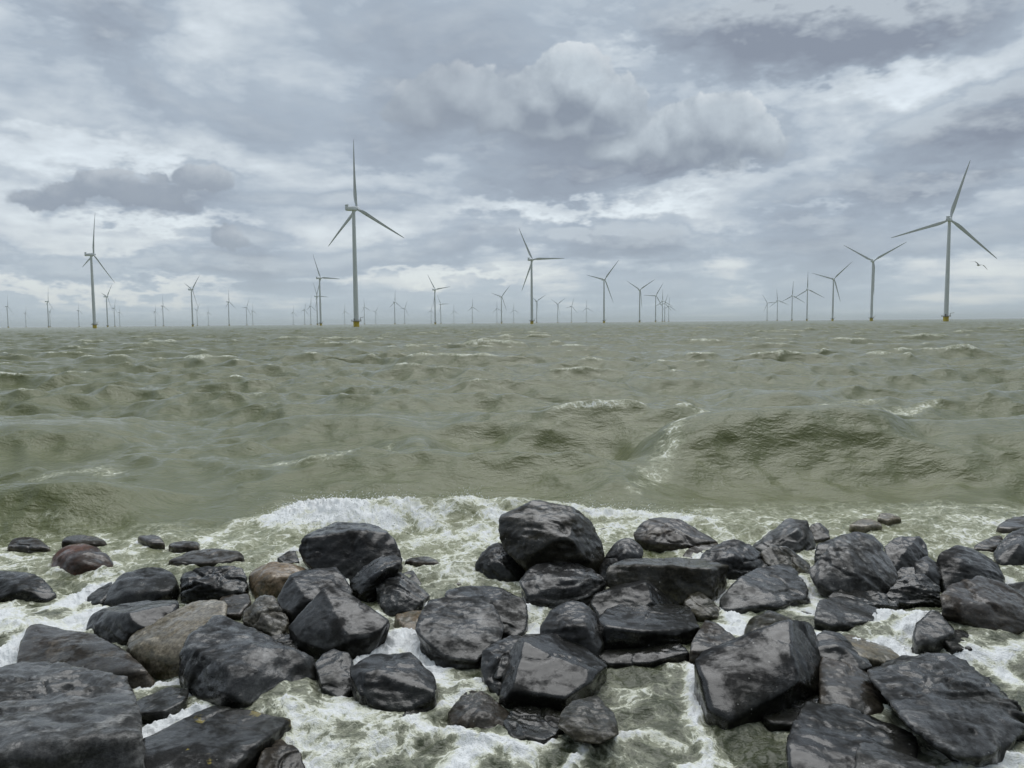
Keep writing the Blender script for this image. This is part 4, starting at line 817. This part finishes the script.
# hub px, hub py, blade phase (clockwise, degrees), label
TURB = [
    (353.5, 208.5, 0, 'largest wind turbine with bright yellow base, rotor turned side-on, left of centre'),
    (949.5, 219.5, 16, 'tall near turbine at far right whose rotor is seen face-on beside a gull'),
    (91.0, 254.5, 15, 'tall turbine near the left edge with one blade straight up and brown platform'),
    (531.5, 259.5, -28, 'tall turbine in the centre with one blade level to the right'),
    (873.0, 261.0, 61, 'second largest turbine on the right, its upper blades forming a Y'),
    (604.0, 279.5, 43, 'mid-sized turbine right of the tall centre one, blade hanging low right'),
    (833.5, 279.0, 47, 'mid-sized turbine third in the right-hand row, left of the Y-shaped one'),
    (319.5, 278.0, -25, 'mid-sized turbine just left of the largest turbine, leaning blade up'),
    (191.3, 289.5, 50, 'mid-sized turbine left of centre with two blades raised in a V'),
    (434.7, 289.7, -36, 'mid-sized turbine midway between the largest and the tall centre one'),
    (639.7, 289.7, 60, 'turbine with Y-shaped blades, left of the small cluster right of centre'),
    (807.5, 289.5, 0, 'turbine in the right-hand row with one blade exactly upright'),
    (792.3, 295.7, 3, 'turbine fifth from the near end of the right-hand row'),
    (777.5, 300.5, -6, 'small turbine sixth from the near end of the right-hand row'),
    (767.3, 303.0, -32, 'smallest turbine at the far end of the right-hand row'),
    (655.7, 295.7, 33, 'small turbine right of the Y-shaped one, blade pointing level left'),
    (662.5, 301.0, 0, 'small turbine in the middle of the tight cluster right of centre'),
    (664.8, 303.5, 20, 'small turbine overlapping another in the tight cluster right of centre'),
    (668.8, 306.0, 5, 'last small turbine on the right of the tight cluster'),
    (501.3, 296.7, 45, 'small turbine left of the tall centre one with blades in a Y'),
    (316.7, 296.3, -25, 'small turbine half hidden behind the mid-sized one left of the largest'),
    (106.3, 296.6, 45, 'small turbine immediately right of the tall one near the left edge'),
    (536.6, 301.2, -58, 'small turbine just right of the tall centre turbine'),
    (557.7, 304.0, 58, 'small turbine second to the right of the tall centre one'),
    (571.5, 306.3, 20, 'small turbine third to the right of the tall centre one'),
    (586.5, 308.0, 0, 'small turbine just left of the mid-sized one right of centre'),
    (394.5, 302.0, 5, 'small turbine right of the largest with one blade upright'),
    (404.5, 308.5, 30, 'tiny turbine directly right of the small upright-bladed one'),
    (228.3, 301.8, 4, 'small turbine right of the V-bladed one, lower blade pointing right'),
    (246.3, 307.5, 30, 'tiny turbine second to the right of the V-bladed one'),
    (252.5, 311.0, 0, 'tiny turbine third to the right of the V-bladed one'),
    (162.6, 306.0, 0, 'small turbine second to the left of the V-bladed one'),
    (155.0, 311.5, 10, 'tiny hazy turbine furthest left of those before the V-bladed one'),
    (196.8, 310.0, 40, 'tiny turbine close against the right of the V-bladed one'),
    (208.0, 312.5, 0, 'tiny hazy turbine between the V-bladed one and the next small one'),
    (47.3, 301.5, 15, 'small turbine left of the tall one near the left edge, pair partner in front'),
    (49.6, 311.8, 50, 'tiny turbine right behind the small one near the left edge'),
    (78.3, 310.5, 0, 'tiny turbine just left of the tall one near the left edge'),
    (25.3, 313.0, 20, 'tiny hazy turbine second from the left edge'),
    (7.0, 306.5, 10, 'small turbine closest to the left edge'),
    (114.0, 308.0, 25, 'tiny turbine second to the right of the tall one near the left edge'),
    (119.3, 312.5, 0, 'tiny turbine third to the right of the tall one near the left edge'),
    (293.0, 312.3, 10, 'tiny hazy turbine, leftmost of the group left of the largest'),
    (304.4, 309.8, 20, 'tiny turbine second in the group left of the largest'),
    (310.4, 306.0, 8, 'small turbine third in the group left of the largest'),
    (344.5, 311.2, 0, 'tiny turbine just left of the largest one\'s tower'),
    (364.2, 307.3, -5, 'small turbine just right of the largest one\'s tower'),
    (375.5, 311.8, 40, 'tiny hazy turbine second to the right of the largest tower'),
    (431.0, 310.8, 15, 'tiny turbine just left of the mid-sized one in the middle gap'),
    (440.6, 304.3, -30, 'small turbine just right of the mid-sized one in the middle gap'),
    (453.8, 311.2, 0, 'tiny hazy turbine second to the right in the middle gap'),
    (472.2, 307.0, 3, 'small turbine alone in the middle gap left of centre'),
    (496.8, 308.5, 0, 'tiny turbine immediately left of the small Y-bladed one'),
    (513.6, 309.8, 0, 'tiny turbine just left of the tall centre turbine'),
]
troot = make_turbine()
bpy.context.view_layer.update()
for o in list(COL.objects):
    if o.parent: KIDS.setdefault(o.parent.name, []).append(o)
for k, (px, py, ph, lab) in enumerate(TURB):
    T = troot if k == 0 else copy_tree(troot)
    p = at_z(px, py, HUB)
    T.location = (p[0], p[1], 0); T.rotation_euler = (0, 0, R(-YAW + rng.normal() * 1.5))
    tag(T, lab, 'wind turbine', 'offshore wind turbines along the horizon')
    set_blades(T, ph)

# ------------------------------------------------------------------ GULL
def gull():
    root = bpy.data.objects.new('gull', None); COL.objects.link(root)
    wm = simple('gull_white', (.75, .76, .77), (.66, .67, .68), 30, .7); gm = simple('gull_grey', (.34, .35, .36), (.42, .43, .44), 20, .7)
    bm = lathe([(.004, -.27), (.022, -.24), (.05, -.15), (.075, -.03), (.08, .06), (.06, .14), (.038, .18), (.040, .215), (.034, .25), (.014, .27), (.008, .31), (.002, .325)], 20)
    for v in bm.verts: v.co = Vector((v.co.x, v.co.z, v.co.y * .9))
    bm_obj('body', bm, wm, root)
    for s in (-1, 1):
        bm = bmesh.new(); rings = []
        for (x, y0, y1, z) in ((.0, .12, -.13, .03), (.18, .14, -.10, .10), (.32, .15, -.04, .13), (.46, .08, -.07, .08), (.58, .0, -.10, .0), (.68, -.10, -.16, -.07)):
            ring = [bm.verts.new((s * x, y0, z)), bm.verts.new((s * x, (y0 * .7 + y1 * .3), z + .012)), bm.verts.new((s * x, y1, z)), bm.verts.new((s * x, (y0 + y1) / 2, z - .006))]
            rings.append(ring)
        for a, b in zip(rings, rings[1:]):
            for k in range(4): bm.faces.new((a[k], a[(k + 1) % 4], b[(k + 1) % 4], b[k]))
        bm.faces.new(rings[0]); bm.faces.new(rings[-1]); bm_obj('wing', bm, gm, root)
    bm = bmesh.new(); v = [bm.verts.new(c) for c in ((-.02, -.22, .0), (.02, -.22, .0), (.07, -.36, .0), (-.07, -.36, .0), (0, -.22, .012), (0, -.36, .008))]
    for f in ((0, 4, 5, 3), (4, 1, 2, 5), (0, 3, 2, 1)): bm.faces.new([v[i] for i in f])
    bm_obj('tail', bm, wm, root)
    root.location = at_y(978.5, 265, 58); root.rotation_euler = (R(5), R(26), R(-8))
    tag(root, 'gull gliding with spread wings just right of the face-on turbine', 'bird')
gull()

# the embankment the viewer stands on
def dike():
    xs = np.linspace(-70, 70, 141); ys = np.array([1.0, .3, -.6, -1.5, -2.5, -4, -6, -8.5, -11, -14, -18, -30]); zs = np.array([-.5, .1, .6, .9, 1.15, 1.7, 2.6, 3.8, 4.8, 5.6, 5.8, 5.8])
    XX, YY = np.meshgrid(xs, ys, indexing='ij'); ZZ = np.repeat(zs[None], len(xs), 0)
    co = np.stack([XX, YY, ZZ], -1).reshape(-1, 3); co[:, 2] += .08 * fbm(co * .9, 3)
    m_ = len(ys); i = np.arange(len(xs) - 1)[:, None] * m_ + np.arange(m_ - 1)[None]
    f = np.stack([i, i + 1, i + m_ + 1, i + m_], -1).reshape(-1)
    o = obj('embankment_ground', mesh_from('embankment_ground', co, f, 4), simple('embankment', (.035, .036, .03), (.05, .055, .03), 1.5, .8, .5)); o['kind'] = 'structure'
dike()

# ------------------------------------------------------------------ AIR
def haze():
    bm = bmesh.new(); m = bmesh.ops.create_cube(bm, size=1)['verts']
    for v in m: v.co = Vector((v.co.x * 90000, v.co.y * 90000, 97 + v.co.z * 196 + 1))
    me = bpy.data.meshes.new('haze'); bm.to_mesh(me); bm.free()
    mt = bpy.data.materials.new('haze'); mt.use_nodes = True; nt = mt.node_tree
    for n in list(nt.nodes):
        if n.type == 'BSDF_PRINCIPLED': nt.nodes.remove(n)
    pv = nt.nodes.new('ShaderNodeVolumePrincipled'); pv.inputs['Color'].default_value = (.86, .92, .97, 1); pv.inputs['Density'].default_value = HAZE
    nt.links.new(pv.outputs[0], nt.nodes['Material Output'].inputs['Volume'])
    o = obj('haze', me, mt); o['kind'] = 'stuff'
HAZE = 4.5e-5
if HAZE: haze()

# ------------------------------------------------------------------ render look
vs = sc.view_settings; sc.display_settings.display_device = 'sRGB'
vs.view_transform = 'Standard'; vs.look = 'None'; vs.gamma = 1; vs.exposure = 0.27; vs.use_curve_mapping = False
c = sc.cycles; c.max_bounces = 5; c.diffuse_bounces = 3; c.glossy_bounces = 3; c.transmission_bounces = 2; c.volume_bounces = 1; c.transparent_max_bounces = 4
c.use_denoising = True; c.caustics_reflective = False; c.caustics_refractive = False
